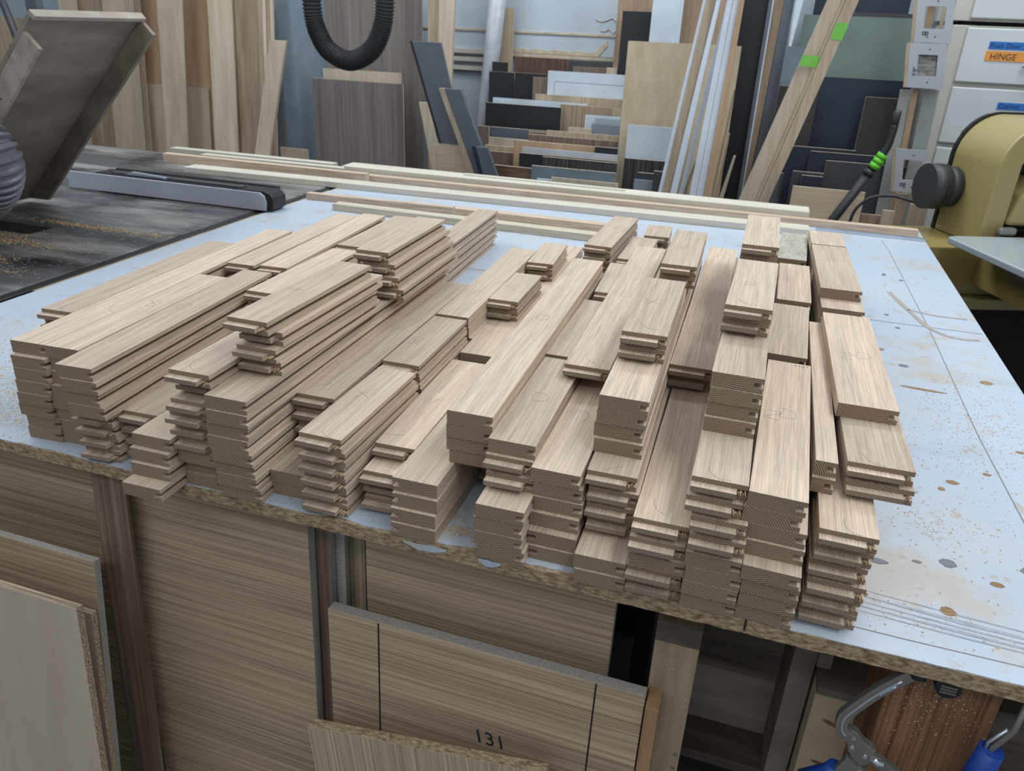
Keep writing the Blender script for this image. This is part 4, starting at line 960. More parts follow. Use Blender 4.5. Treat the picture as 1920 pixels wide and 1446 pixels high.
# ---------------------------------------------------------------- the plank stacks
DESC = {
 'farleft rail': 'stack left-behind the leftmost front stack', 'leftmost stile': 'leftmost stack at the table front', 'second': 'second front stack from the left',
 'third': 'third front stack, grooves facing right', 'short rail': 'low rail stack beside the third stack', 'front short stile': 'low stack overhanging the table edge',
 'narrow rail': 'rail stack left of the tall grooved stack', 'tall stile': 'tall grooved stack left of centre', 'upper rail front': "pile on the tall grooved stack's front", 'upper rail back': "pile on the tall grooved stack's back",
 'back rail a': 'left stack behind the square gap', 'back rail b': 'right stack behind the square gap', 'back rail c': 'stack left of the highest rear pile', 'inner rail': 'stack behind the third, left of raised rails',
 'middle rail': 'long stack right of the tall grooved stack', 'low stile pair': 'two-high pile under the long rail stack', 'six rail': 'front stack marked with an X', 'behind six rail': 'stack right behind the X marked front stack',
 'flat edge stile': 'stack with a smooth ungrooved right side', 'low long stile': 'low long stack beneath two small pairs', 'pair rail front': 'nearer small pile left of centre', 'pair rail back': 'farther small pile left of centre',
 'recessed dark rail': 'dark stack below the long centre stiles', 'long stile': 'long centre stack marked with a circle', 'groove left stile': 'low front stack with grooves facing left', 'four rail': 'low rail stack marked with a W',
 'ladder stile': 'stepped stack right of the white gap', 'behind ladder': 'stack right behind the stepped stack', 'wide mid stile': 'front stack just right of the stepped one', 'wide rail': 'long broad pair left of the X block',
 'small dark rail': 'shaded small stack left of broad pair', 'small dark rail back': 'farther shaded stack left of broad pair', 'far short rail': 'far short stack at back centre', 'far raised rail': 'raised X marked pile at back centre',
 'shadowed stile': 'shaded stack under the raised back pile', 'ten stile': 'stile block under two X marked pairs', 'rail on block': 'front stack below the stile block', 'x rail front': 'nearer X marked pair on the block', 'x rail back': 'farther X marked pair on the block',
 'centre long rail': 'long front stack with a curved mark', 'recessed rail': 'pair tucked between the two high piles', 'eight rail': 'front stack under the highest stile block', 'twelve stile': 'highest stile block right of centre',
 'top rail front': 'highest pair marked with a hash', 'top rail back': 'highest pair at the far end', 'right block': 'front stack of stiles marked 7D', 'right second': 'stack just behind the 7D stack', 'right third': 'second stack behind the 7D stack',
 'weathered': 'farthest grey stack behind the 7D stack', 'wide stile back': 'broad stack at the back right marked 78', 'wide stub': 'short end behind the back right stack', 'narrow strip': 'thin strips in the gap beside broad stack', 'wide stile front': 'broad light board marked 7D at right',
 'wide rail front': 'broad pair under the light 7D board', 'splintered rail': 'rightmost front stack with splintered ends', 'L stack': 'distant stack behind the highest rear pile'}
ORD = ['topmost', 'second from top', 'third from top', 'fourth from top', 'fifth from top', 'sixth from top', 'seventh from top', 'eighth from top', 'ninth from top', 'tenth from top']
GZ0, GZ1, GD = .0064, .0130, .0108
def body_mesh(w, L, left):
    p = [(0, 0), (w, 0), (w, GZ0), (w - GD, GZ0), (w - GD, GZ1), (w, GZ1), (w, TH - .0002), (0, TH - .0002)]
    if left: p = [(w - x, z) for x, z in p]
    return p
def tongue(parent, w, y0, y1, rough, rr, name='tongue'):
    m = MB(); xr = w - GD - rr.uniform(0, .002)
    m.box(.0004, xr, min(y0, y1), max(y0, y1), GZ0, GZ1, endslot=1)
    d = 1 if y1 > y0 else -1; n = rr.randint(3, 5) if rough else 1
    m.idx = 2
    for i in range(n):                                   # torn fibres where the groove cuts the tongue
        x = xr + .0012 + (GD - .002) * i / max(n, 1); l = rr.uniform(.3, 1.0) * abs(y1 - y0) if rough else .002
        z = rr.uniform(GZ0 + .001, GZ1 - .0025); wd = rr.uniform(.0008, .0018)
        m.prism([(x, y0 - d * .0005, z), (x + wd, y0 - d * .0005, z), (x + wd * .4 + rr.uniform(-.001, .001), y0 + d * l, z + rr.uniform(-.001, .0015))], (0, 0, rr.uniform(.0008, .0022)))
    return m.build(name, ['oak', 'end_light', 'splinter'], parent)
SH = {'x': [[(-1, -1), (1, 1)], [(-1, .8), (.9, -1)]], 'o': [[(math.cos(a / 2.5) * 1.0, math.sin(a / 2.5) * .9) for a in range(17)]], 'c': [[(-1, .9), (-.8, 0), (-.1, -.7), (1, -1)]],
      '8': [[(math.sin(a / 2.0) * .7, math.cos(a / 4.0) * 1.1 * (1 if a < 99 else 1)) for a in range(26)]], 'k': [[(-1.2, 0), (1.2, .25)], [(-.2, .8), (.1, -.2), (-.3, -1)]], 'w': [[(-1, .8), (-.3, -.8), (0, .5), (.5, -.8), (1, .8)]],
      '-': [[(-1.1, -.4), (1.1, .4)]], 'd': [[(-.9, .9), (-.9, -.9), (.4, -.8), (.9, 0), (.3, .8), (-1.3, .9)]], 'D': [[(-.9, .9), (-.9, -.9), (.4, -.8), (.9, 0), (.3, .8), (-1.3, .9)]], 'n': [[(-.9, -1), (-1, .4), (-.3, 1), (.5, 1), (1, .3), (.8, -1)]],
      '#': [[(-1, .5), (1, .6)], [(-1, -.4), (1, -.3)], [(-.5, 1), (-.6, -1)], [(.5, 1), (.3, -1)]], '7': [[(-.9, .8), (.8, .9), (-.2, -.1), (-.8, -.9), (.9, -.8)]]}
mk = {}
for s_, k_, lx, ly, sh in MARKS: mk.setdefault((s_, k_), []).append((lx, ly, sh))
for key, ps in PLANKS.items():
    nlab = len(ps)
    for i, (kd, k, x, y, d, L, w) in enumerate(ps):
        rr = random.Random(int(x * 1e4) * 7 + k * 131 + int(y * 1e4))
        m = MB(); prof = body_mesh(w, L, kd == 's')
        m.prism([(a, 0, b) for a, b in prof], (0, L, 0), capslot=1)
        nm = 'cabinet_rail' if kd == 'R' else 'cabinet_stile'
        face = 'oak_grey' if key == 'weathered' else 'oak'
        o = m.build(nm, [face, 'end'], loc=(x, y, ZT + k * TH + .0001), rot=(0, 0, -R_(d)))
        kind = 'tongued rail' if kd == 'R' else 'grooved stile'
        if nlab == 1: lab = 'single oak %s, the %s' % (kind, DESC[key])
        else: lab = 'oak %s, %s of the %s' % (kind, ORD[i], DESC[key])
        tag(o, lab, 'board', 'oak boards of the ' + DESC[key])
        if kd == 'R':
            rough = rr.random() < (.95 if key == 'splintered rail' else .75)
            tongue(o, w, .0, -.0115, rough, rr); tongue(o, w, L, L + .0115, rough, rr)
        if key == 'right block' and k == 7:
            for q in range(4): MB().box(w - .006 - q * .0055, w - .004 - q * .0055, L - .010, L - .0075, TH - .0003, TH).build('hole', 'void', o)
        for lx, ly, sh in mk.get((key, k), []) if i == 0 else []:
            sz = min(.0105, lx - .002, w - lx - .002) if sh in '7D8' else .011
            b = MB(); a0 = rr.uniform(-.3, .3)
            for pl in SH[sh]:
                q = smooth(pl, 5) if len(pl) > 2 else pl
                P = []
                for (u, v) in q:
                    u2, v2 = u * math.cos(a0) - v * math.sin(a0), u * math.sin(a0) + v * math.cos(a0)
                    X = min(max(lx + u2 * sz, .0015), w - .0015); Yv = min(max(ly + v2 * sz * 1.3, .0015), L - .0015)
                    P.append((X, Yv, TH - .0002))
                b.ribbon(P, .00042, .0002)
            b.build('pencil_mark', 'pencil', o)
# ---------------------------------------------------------------- sheets leaning against the front of the table
def lean(name, label, mat, x0, x1, ytop, ztop, deg, th=.018, roll=0, edge='mdf', cat='panel', zlow=0.0):
    a = R_(deg); L = (ztop - zlow) / math.cos(a); yb = ytop - (ztop - zlow) * math.tan(a)
    m = MB(); w = x1 - x0; m.box(0, w, 0, th, 0, L)
    m.bm.faces.ensure_lookup_table()
    for f in m.bm.faces:
        c = f.calc_center_median()
        f.material_index = 0 if (abs(c.y) < 1e-4 or abs(c.y - th) < 1e-4) else 1
    o = m.build(name, [mat, edge], loc=(x0, yb, zlow), rot=(-a, R_(roll), 0), bevel=.0007)
    return tag(o, label, cat)
lean('laminate_panel', 'striped laminate panel hidden behind the other left panels', 'lam_h', -1.27, -.905, .812, .868, 3.2)
lean('laminate_panel', 'striped laminate panel with grey board edge, second from left front', 'lam_h', -1.26, -.866, .700, .742, 7.5, th=.012)
lean('plywood_sheet', 'thin plywood sheet edge between pale plywood and striped panel', 'ply_pale', -1.10, -.836, .652, .690, 6.0, th=.009, edge='ply_edge')
lean('plywood_sheet', 'pale plywood panel nearest the camera at lower left', 'ply_pale', -1.22, -.822, .620, .730, 5.0, th=.012, edge='ply_edge')
lean('walnut_panel', 'narrow dark walnut veneer panel left of the large striped panel', 'walnut_v', -.900, -.838, .758, .872, 4.5, th=.006, edge='walnut_v')
big = lean('laminate_panel', 'large striped laminate panel in the middle under the table edge', 'lam_h', -.875, -.542, .785, .872, 3.0)
lean('walnut_panel', 'narrow dark walnut panel right of the large striped panel', 'walnut_v', -.60, -.521, .808, .872, 2.6, th=.014)
lean('laminate_panel', 'narrow laminate panel edge behind the dark walnut one', 'mdf', -.60, -.507, .826, .872, 2.5, th=.012)
lean('laminate_panel', 'narrow striped laminate panel at left of the black gap', 'lam_v', -.60, -.484, .845, .872, 2.4, th=.016)
lean('laminate_panel', 'wide striped laminate panel behind the one with two dark lines', 'lam_h', -.466, -.094, .815, .872, 2.0)
p7 = lean('laminate_panel', 'striped laminate panel with two dark upright lines', 'lam_h', -.508, -.036, .766, .709, 2.5)
for x in (.082, .405):
    MB().box(x, x + .0022, -.0006, .0002, .18, .7085).build('edge_line', 'void', p7)
tx = text_mesh('written_number', '131', .034, 'ink', shear=-.2); tx.parent = p7; tx.location = (.238, -.0003, .540); tx.rotation_euler = (R_(90), 0, R_(0))
lean('laminate_panel', 'tilted panel with upright stripes at the bottom centre', 'lam_v', -.437, -.06, .705, .534, 5.0, roll=-9, edge='particle')
lean('laminate_panel', 'small laminate panel corner at bottom left of the tilted panel', 'lam_h', -.505, -.40, .726, .425, 3, edge='mdf')
# pine board, orange batten, boxes and clamps under the right half
pb = MB(); pb.box(0, .058, 0, .030, 0, .812); o = pb.build('pine_board', 'leg_pale', loc=(-.037, .80, 0), bevel=.002); tag(o, 'upright pale pine board dotted with sawdust under the table', 'board')
for z in (.583, .556): MB().tube([(.052, -.001, z), (.052, .001, z)], .0030, 10).build('screw', 'clamp', o)
MB().box(.0, .058, -.0006, .0, .778, .812).build('shadow_band', 'dark_wood', o)  # shade below the tabletop, painted on as a thin dark strip
tag(MB().box(0, .018, 0, .04, 0, .696).build('pine_batten', 'leg_orange', loc=(-.034, .760, 0), bevel=.001), 'orange pine batten left of the pale pine board', 'batten')
gb = empty('machine_cover', (-.08, 1.0, 0)); tag(gb, 'dark grey box shape in the shadow left of the pine board', 'box')
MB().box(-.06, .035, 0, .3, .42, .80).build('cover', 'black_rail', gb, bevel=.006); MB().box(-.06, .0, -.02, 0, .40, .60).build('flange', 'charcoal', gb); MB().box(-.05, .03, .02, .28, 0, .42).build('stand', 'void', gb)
dr = empty('storage_box', (.12, 1.0, 0)); tag(dr, 'long brown plywood box on a shelf under the table', 'box')
MB().box(-.12, .12, 0, .016, .455, .570).build('side_panel', 'box_ply', dr); MB().box(-.12, .12, .40, .416, .455, .64).build('side_panel', 'box_ply', dr); MB().box(-.12, .12, .016, .40, .455, .470).build('bottom', 'box_ply', dr)
sf = empty('storage_shelf', (.08, 1.15, 0)); tag(sf, 'dark low shelf with posts under the right half of the table', 'shelf')
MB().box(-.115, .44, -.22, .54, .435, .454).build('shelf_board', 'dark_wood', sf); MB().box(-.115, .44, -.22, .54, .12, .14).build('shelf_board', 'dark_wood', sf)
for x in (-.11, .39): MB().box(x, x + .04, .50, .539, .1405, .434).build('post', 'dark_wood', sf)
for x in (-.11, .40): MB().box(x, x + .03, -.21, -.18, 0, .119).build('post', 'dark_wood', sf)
up = empty('upright_divider', (.16, .90, 0)); tag(up, 'upright grey brown divider board left of the pale slotted box', 'board')
MB().box(-.012, .018, 0, .09, .4545, .87).build('divider', 'tray', up); MB().box(.018, .036, -.01, .0, .72, .87).build('face_strip', 'tray', up)
pbx = empty('slotted_box', (.225, .870, .60)); tag(pbx, 'pale plywood box with two brown slots beside the metal clamp', 'box')
MB().box(-.043, .055, 0, .11, -.145, .095).build('body', 'box_face', pbx, bevel=.002); MB().box(-.043, .055, -.004, .11, .0955, .108).build('lid', 'tray', pbx)
for (x, z, l) in ((-.012, .045, .014), (-.006, -.035, .020)):
    MB().prism([(x + math.cos(a / 8 * math.pi) * l, -.0006, z + math.sin(a / 8 * math.pi) * .0035 - math.cos(a / 8 * math.pi) * .004) for a in range(16)], (0, .0008, 0)).build('slot', 'fir', pbx)
cl = empty('locking_clamp', (.20, .745, .79)); tag(cl, 'silver locking C-clamp gripping the table edge by the fir leg', 'clamp')
def cp(L): return [(x - .20, 0, z - .79) for x, z in L]
arm = smooth([(.244, .8705), (.236, .862), (.215, .832), (.196, .797), (.191, .782), (.194, .766), (.205, .757)], 4)
Lo, Ro = [], []
for i in range(len(arm)):
    p = Vector((arm[i][0] - .2, -.005, arm[i][1] - .79)); q = arm[min(i + 1, len(arm) - 1)]; r_ = arm[max(i - 1, 0)]
    t = Vector((q[0] - r_[0], 0, q[1] - r_[1])).normalized(); n = Vector((-t.z, 0, t.x)) * .0068
    Lo.append(p + n); Ro.append(p - n)
MB().prism(Lo + Ro[::-1], (0, .010, 0)).build('upper_jaw', 'clamp', cl, bevel=.0012)
rb = MB(); rb.tube([(x - .2 + .003, -.006, z - .79) for x, z in smooth([(.229, .853), (.218, .838), (.216, .834)], 3)], .0010, 6); rb.tube([(x - .2, -.0055, z - .79) for x, z in arm[4:-2]], .0016, 6); rb.build('pressed_rib', 'alu', cl)
MB().prism(cp([(.198, .768), (.212, .764), (.222, .752), (.236, .744), (.235, .724), (.226, .714), (.216, .718), (.206, .736)]), (0, .012, 0)).build('side_plate', 'clamp', cl, bevel=.001)
MB().prism(cp([(.206, .730), (.222, .716), (.234, .714), (.226, .694), (.200, .676), (.192, .690)]), (0, -.008, 0)).build('lever_plate', 'clamp', cl, bevel=.001)
MB().prism(cp([(.232, .736), (.244, .734), (.300, .700), (.296, .690), (.236, .722)]), (0, .010, 0)).build('lower_arm', 'clamp', cl, bevel=.001)
MB().tube([(.034, -.003, -.054), (.04, -.003, -.06), (.047, -.003, -.058)], .004, 10).build('coil_spring', 'alu', cl)
for x, z in ((.208, .757), (.210, .742), (.226, .733)): MB().tube([(x - .2, -.002, z - .79), (x - .2, .0, z - .79)], .0028, 12).build('rivet', 'alu', cl)
MB().tube([(-.03, .0, -.125), (-.004, .0, -.100), (.0, 0, -.085)], [.014, .013, .010], 14).build('handle_grip', 'blue_grip', cl)
MB().tube(cp([(.244, .871), (.258, .871)]), .006, 12).build('swivel_pad', 'black_rail', cl)
c2 = empty('bar_clamp', (.345, .742, .80)); tag(c2, 'second clamp with blue grip at the right table edge', 'clamp')
MB().tube([(.012, 0, .078), (.010, 0, .03), (-.002, 0, .0), (-.004, 0, -.02)], .0035, 10).build('rod', 'clamp', c2)
MB().tube([(.004, .0, .03), (-.008, .0, .006), (-.008, 0, -.01)], .002, 8).build('wire_link', 'alu', c2)
MB().tube([(-.002, 0, -.004), (-.006, 0, -.05), (-.010, 0, -.12)], [.013, .0145, .013], 16).build('handle_grip', 'blue_grip', c2)
kb = empty('round_pad', (.282, .742, .865)); tag(kb, 'dark ribbed round clamp pad tucked under the table edge', 'clamp pad')
MB().tube([(0, 0, 0), (0, .012, 0)], .0135, 20).build('pad', 'black_rail', kb)
for i in range(3): MB().box(-.008, .008, -.0015, 0, -.006 + i * .004, -.004 + i * .004).build('rib', 'clamp', kb)
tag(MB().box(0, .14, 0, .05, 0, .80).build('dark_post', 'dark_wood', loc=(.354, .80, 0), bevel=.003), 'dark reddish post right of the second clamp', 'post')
tag(MB().box(-1.5, .52, 0, .02, .02, .86).build('darkening_panel', 'void', loc=(0, 1.72, 0)), 'added black panel that darkens the space under the table', 'panel')  # added panel, keeps the space below the tabletop dark
flakes('sawdust_specks', 'white sawdust specks sprinkled on the fir leg', [], 'dust_pale', 5)
r = random.Random(8); b = MB()
for _ in range(420):
    x, z = (r.gauss(.285, .028), r.gauss(.815, .035)) if r.random() < .75 else (r.uniform(-.035, .02), r.uniform(.58, .80))
    y = .7748 if x > .1 else .7998
    if (x > .1 and not .236 < x < .349) or z > .872: continue
    s = r.uniform(.0004, .0011); a = r.uniform(0, 3.1); c, d = math.cos(a) * s, math.sin(a) * s
    b.quad([(x - c, y, z - d), (x + d, y - .0004, z - c), (x + c, y, z + d), (x - d, y - .0003, z + c)])
bpy.data.objects.remove(bpy.data.objects['sawdust_specks'], do_unlink=True)
tag(b.build('sawdust_specks', 'dust_pale'), 'white sawdust specks stuck to the fir leg and pine board', 'sawdust', kind='stuff')

# ---------------------------------------------------------------- table saw
sw = empty('table_saw', (-2.35, 2.0, 0)); tag(sw, 'table saw with dusty grey cast iron top left of the white table', 'table saw')
X0 = -2.35; Y0 = 2.0
MB().box(-3.30 - X0, -1.600 - X0, 1.02 - Y0, 2.96 - Y0, ZT - .035, ZT).build('cast_top', 'iron', sw, bevel=.003)
MB().box(-1.598 - X0, -1.572 - X0, 1.0 - Y0, 2.62 - Y0, ZT - .06, ZT - .002).build('rear_rail', 'black_rail', sw, bevel=.002)
for i in range(7): MB().tube([(-1.571 - X0, 1.15 + i * .24 - Y0, ZT - .02), (-1.568 - X0, 1.15 + i * .24 - Y0, ZT - .02)], .006, 10).build('bolt', 'alu', sw)
MB().box(-3.0 - X0, -1.85 - X0, 1.3 - Y0, 2.7 - Y0, .02, ZT - .036).build('cabinet', 'charcoal', sw, bevel=.01)
MB().box(-2.50 - X0, -1.97 - X0, 1.635 - Y0, 1.715 - Y0, ZT, ZT + .0012).build('throat_plate', 'black_rail', sw)
flakes('sawdust_pile', 'orange sawdust drifts lying on the dark saw top', [(-1.90, 1.775, .12, .010, 1800, ZT), (-2.05, 1.60, .10, .020, 900, ZT), (-1.93, 1.56, .09, .014, 900, ZT), (-1.83, 1.42, .04, .02, 300, ZT), (-1.74, 1.36, .05, .012, 200, ZT), (-1.66, 1.78, .04, .012, 200, ZT), (-1.9, 1.6, .2, .15, 500, ZT)], 'dust', 11, .0032, (-3.2, -1.605, 1.05, 2.9))
tag(MB().box(-1.571, -1.5535, 1.28, 2.60, ZT - .03, ZT - .004).build('edge_batten', 'leg_pale'), 'pale batten filling the gap between saw and white table', 'batten')
fn = empty('rip_fence', (-1.95, 2.22, ZT)); tag(fn, 'grey faced rip fence with black body lying across the saw top', 'fence')
prof = [(-.42, .004), (.398, .004), (.402, .03), (.396, .052), (.380, .062), (-.415, .062)]
MB().prism([(x, -.05, z) for x, z in prof], (0, .008, 0)).build('face_plate', 'fence_face', fn, bevel=.001)
prof = [(-.30, .0015), (.41, .0015), (.424, .012), (.424, .046), (.412, .060), (.395, .066), (-.30, .066)]
MB().prism([(x, -.041, z) for x, z in prof], (0, .075, 0)).build('fence_body', 'black_rail', fn, bevel=.003)
MB().box(-.28, .395, .0345, .050, .006, .070).build('rear_face', 'black_rail', fn, bevel=.003)
MB().box(-.24, .30, -.030, -.004, .066, .070).build('top_groove', 'charcoal', fn)
MB().prism([(-.17 + x, -.035, .068 + z) for x, z in [(0, 0), (.02, .010), (.15, .004), (.17, 0)]], (0, .02, 0)).build('glass_scale', 'alu', fn)

# plywood dust tray propped over the saw and its flexible duct
tr = empty('dust_tray', (-2.302, 1.767, ZT + .012)); tag(tr, 'open plywood tray tilted up over the saw at upper left', 'tray')
e1 = Vector((.565, 0, .560)).normalized(); nn = Vector((e1.z, 0, -e1.x))
def tp(a, y, n): return tuple(e1 * a + nn * n + Vector((0, y, 0)))
def tbox(name, a0, a1, y0, y1, n0, n1, mat):
    b = MB(); P = [tp(a0, y0, n0), tp(a1, y0, n0), tp(a1, y1, n0), tp(a0, y1, n0)]
    b.prism(P, nn * (n1 - n0)); return b.build(name, mat, tr, bevel=.0008)
tbox('panel', 0, .79, -.185, .185, -.012, 0, 'tray')
for (ya, th_, nm_, mt_, n0_) in ((.173, .012, 'side_rim', 'tray', .0005), (.1855, .002, 'edge_band', 'tray_rim', -.012), (-.185, .012, 'side_rim', 'tray_rim', .0005)):
    a_end = .79 if ya > 0 else .745
    b = MB(); b.prism([tp(.004, ya, n0_), tp(.060, ya, .055), tp(a_end, ya, .055), tp(a_end, ya, n0_)], (0, th_, 0)); b.build(nm_, mt_, tr, bevel=.0008)
tbox('end_rim', .790, .802, -.185, .185, -.012, .010, 'tray_rim')
MB().tube([(.40, -.215, .395), (.415, -.19, .36)], .0016, 6).build('nail', 'black_rail', tr)
dc = empty('flexible_duct', (-1.93, 1.60, ZT)); tag(dc, 'big ribbed grey duct at the left frame edge', 'duct')
path = smooth([(-.25, -.24, .40), (-.04, -.20, .335), (.098, -.18, .250), (.0, -.18, .160), (-.25, -.20, .125)], 60)
ring = []
n = len(path)
b = MB(); b.tube([tuple(p) for p in path], [.104 if (i // 2) % 2 else .094 for i in range(n)], 32, flat=True); b.build('hose', 'duct', dc)

# ---------------------------------------------------------------- sheets and offcuts along the back wall
for name, label, mat, x0, x1, yy, th, zb, zt, cat in PANELS:
    m = MB(); m.box(x0, x1, 0, th, 0, zt)
    m.bm.faces.ensure_lookup_table()
    for f in m.bm.faces:
        c = f.calc_center_median(); f.material_index = 0 if (abs(c.y) < 1e-4 or abs(c.y - th) < 1e-4) else 1
    edge = {'white': 'white', 'palewhite': 'palewhite', 'grey': 'grey', 'lightgrey': 'lightgrey'}.get(mat, 'pale')
    lean_ = 6.0 if (x1 < -2.35 and zt > 1.3 and mat != 'bluegrey2') or 'ragged' in label else 0.0
    o = m.build(name, [mat, edge], loc=(0, yy - zt * math.sin(R_(lean_)), 0), rot=(-R_(lean_), 0, 0)); tag(o, label, cat, 'offcuts heaped at the back wall' if name == 'offcut_panel' else None)
    if 'grooved rectangle' in label:
        w = x1 - x0
        for (a0, a1, c0, c1) in ((x0 + .035, x1, zt - .050, zt - .048), (x0 + .035, x0 + .037, zt - .14, zt - .048)):
            MB().box(a0, a1, -.0006, 0, c0, c1).build('groove', 'grey', o)
def board4(name, label, mat, bx0, bx1, zb, tx0, tx1, zt_, y0, y1, th=.02, cat='board', edge=None, edgew=.012):
    """board as a slanted prism: bottom corners, top corners, depth at bottom and top"""
    b = MB(); bo = [Vector((bx0, y0, zb)), Vector((bx1, y0, zb))]; to = [Vector((tx1, y1, zt_)), Vector((tx0, y1, zt_))]
    b.prism(bo + to, (0, th, 0)); o = b.build(name, mat, bevel=.001)
    if edge:
        b = MB(); b.prism([bo[0] + Vector((-edgew, .001, 0)), bo[0] + Vector((-.0005, .001, 0)), to[1] + Vector((-.0005, .001, 0)), to[1] + Vector((-edgew, .001, 0))], (0, th, 0)); b.build('edge_band', edge, o)
    return tag(o, label, cat)
def ext(bx0, bx1, zb, tx0, tx1, zt_, z0=0.0, z1=None):
    f = lambda a, b_, z: a + (b_ - a) * (z - zb) / (zt_ - zb)
    z1 = zt_ if z1 is None else z1
    return f(bx0, tx0, z0), f(bx1, tx1, z0), z0, f(bx0, tx0, z1), f(bx1, tx1, z1), z1
board4('tall_board', 'slanted knotty board leaning in front of the orange-brown sheet', 'maple2', *ext(-3.43, -3.29, .608, -3.427, -3.264, 1.534, z1=1.95), 3.80, 4.02)
board4('short_board', 'short pale board leaning beside the blue-grey sheet', 'maple2', *ext(-2.764, -2.666, .769, -2.673, -2.571, 1.361), 3.68, 3.92, edge=None)
board4('veneered_plank', 'tall dark grey plank leaning left of the white tube', 'slate', *ext(-1.456, -1.346, 0.977, -1.598, -1.459, 1.406, z0=0.978), 3.425, 3.425, edge='black', th=.014)
board4('plywood_block', 'beige plywood board standing below the tall dark grey plank', 'beige', *ext(-1.469, -1.313, 0.784, -1.492, -1.354, 0.972), 3.425, 3.425, edge='pale', th=.014)
board4('veneered_plank', 'shorter grey plank with thick tan edge leaning right of the tall one', 'slate', *ext(-1.272, -1.187, 0.857, -1.426, -1.349, 1.221), 3.385, 3.385, edge='tan', edgew=.028, th=.03)
board4('veneered_plank', 'small dark blue-grey plank low in front of the tan edged plank', 'slate', *ext(-1.206, -1.134, 0.833, -1.256, -1.201, 0.99), 3.345, 3.345, edge='darkblue', edgew=.022)
board4('tall_board', 'thin pale board end left of the white tube near the ceiling end', 'pale', *ext(-1.73, -1.655, 1.0, -1.722, -1.636, 1.585, z1=1.95), 4.0, 4.02)
board4('tall_board', 'brown board behind the tall dark grey plank', 'tan', *ext(-1.80, -1.73, 1.0, -1.80, -1.74, 1.585, z1=1.95), 4.04, 4.06)
board4('tall_board', 'pale board leg showing under the tall dark grey plank', 'pale', *ext(-1.72, -1.66, .744, -1.80, -1.75, 1.1, z1=1.1), 3.90, 3.93)
# hose
hz = empty('hanging_hose', (-1.9, 3.40, 1.30)); tag(hz, 'black ribbed hose hanging in a U before the walnut sheet', 'hose')
pp = smooth([(-.175, 0, .75), (-.178, 0, .40), (-.176, 0, .20), (-.150, 0, .11), (-.10, 0, .045), (0, 0, .010), (.10, 0, .050), (.155, 0, .12), (.184, 0, .22), (.190, 0, .40), (.190, 0, .75)], 40)
b = MB(); b.tube(pp, [.044 if (i // 2) % 2 else .0375 for i in range(len(pp))], 24, flat=True); b.build('hose', 'rubber', hz)
# white tube of film
tbf = empty('wrapped_tube', (-1.538, 4.20, 0)); tag(tbf, 'tall crumpled white tube leaning against the back wall', 'tube')
b = MB(); b.tube([(.0, 0, .955), (.0, 0, .98), (.040, 0, 1.3), (.085, .0, 1.80)], [.036, .042, .044, .046], 20); b.build('tube', 'tube_paper', tbf)
MB().tube([(0, 0, 0), (0, 0, .954)], .030, 12).build('core', 'pale', tbf)
# slanted trim sticks
S = [('white_trim', 'white trim stick on the left flank of the slanted bundle', 'trim_white', -.436, -.419, .857, -.350, -.337, 1.607, 3.43), ('wood_trim', 'pale wood trim stick, leftmost of the slanted bundle', 'tan', -.418, -.388, .857, -.336, -.299, 1.607, 3.42),
     ('white_trim', 'white trim stick crossing just right of the leftmost wood one', 'trim_white', -.381, -.354, .857, -.297, -.281, 1.607, 3.40), ('white_trim', 'thin white trim stick in the middle of the slanted bundle', 'trim_white', -.350, -.330, .857, -.262, -.245, 1.60, 3.46),
     ('white_trim', 'left one of the two broad white trim sticks', 'trim_white', -.297, -.270, .865, -.254, -.234, 1.607, 3.38), ('white_trim', 'right one of the two broad white trim sticks', 'trim_white', -.268, -.239, .867, -.232, -.212, 1.607, 3.38),
     ('wood_trim', 'brown trim stick right of the broad white sticks', 'orangetan', -.234, -.206, .87, -.209, -.190, 1.607, 3.36), ('wood_trim', 'short thin brown stick right of the slanted bundle', 'brown', -.215, -.204, .847, -.185, -.180, 1.287, 3.48),
     ('wood_trim', 'shorter thin brown stick right of the slanted bundle', 'tan', -.200, -.188, .848, -.183, -.176, 1.11, 3.52), ('wood_trim', 'shortest pale stick right of the slanted bundle', 'pale', -.179, -.161, .85, -.147, -.137, 1.024, 3.50),
     ('wood_trim', 'short pale stick crossing low between the white sticks', 'tan', -.335, -.322, .857, -.30, -.292, 1.0, 3.50), ('white_edged_board', 'tall brown board with a thin white left edge among black sheets', 'brown', -.084, -.066, .863, -.085, -.048, 1.617, 3.5)]
for nm, lb, mt, a0, a1, az, c0, c1, cz, yy in S:
    e = ext(a0, a1, az, c0, c1, cz, z0=0.0, z1=cz if cz < 1.59 else 1.95)
    board4(nm, lb, mt, *e, yy, yy, th=.014, cat='trim stick' if 'trim' in nm else 'board', edge='white' if 'edged' in nm else None, edgew=.006)
board4('white_trim', 'white strip high between slate sheet and taped boards', 'white', *ext(-.004, .009, 1.449, -.005, .026, 1.636, z0=1.449, z1=1.95), 4.06, 4.06, th=.01, cat='trim stick')
lb1 = board4('long_board', 'left long pale board held with green tape', 'pale', *ext(-.092, -.027, .872, .104, .156, 1.62, z1=1.95), 3.335, 3.335, th=.028)
lb1b = board4('long_board', 'middle long board between the two taped edges', 'maple2', *ext(-.0265, -.016, .872, .1565, .166, 1.62, z1=1.95), 3.305, 3.305, th=.028)
lb2 = board4('long_board', 'right long tan board carrying the upper green tape', 'tan', *ext(-.0155, .020, .872, .1665, .207, 1.62, z1=1.95), 3.268, 3.268, th=.032)
def band(z0, z1, e, par, nm='tape_band', y=3.3030, sk=.006):
    q = [(e(z0, 0), y, z0), (e(z0, 1), y, z0 - .004), (e(z1, 1), y, z1 - .004), (e(z1, 0), y, z1)]
    MB().prism(q, (0, .0015, 0)).build(nm, 'tape_green', par)
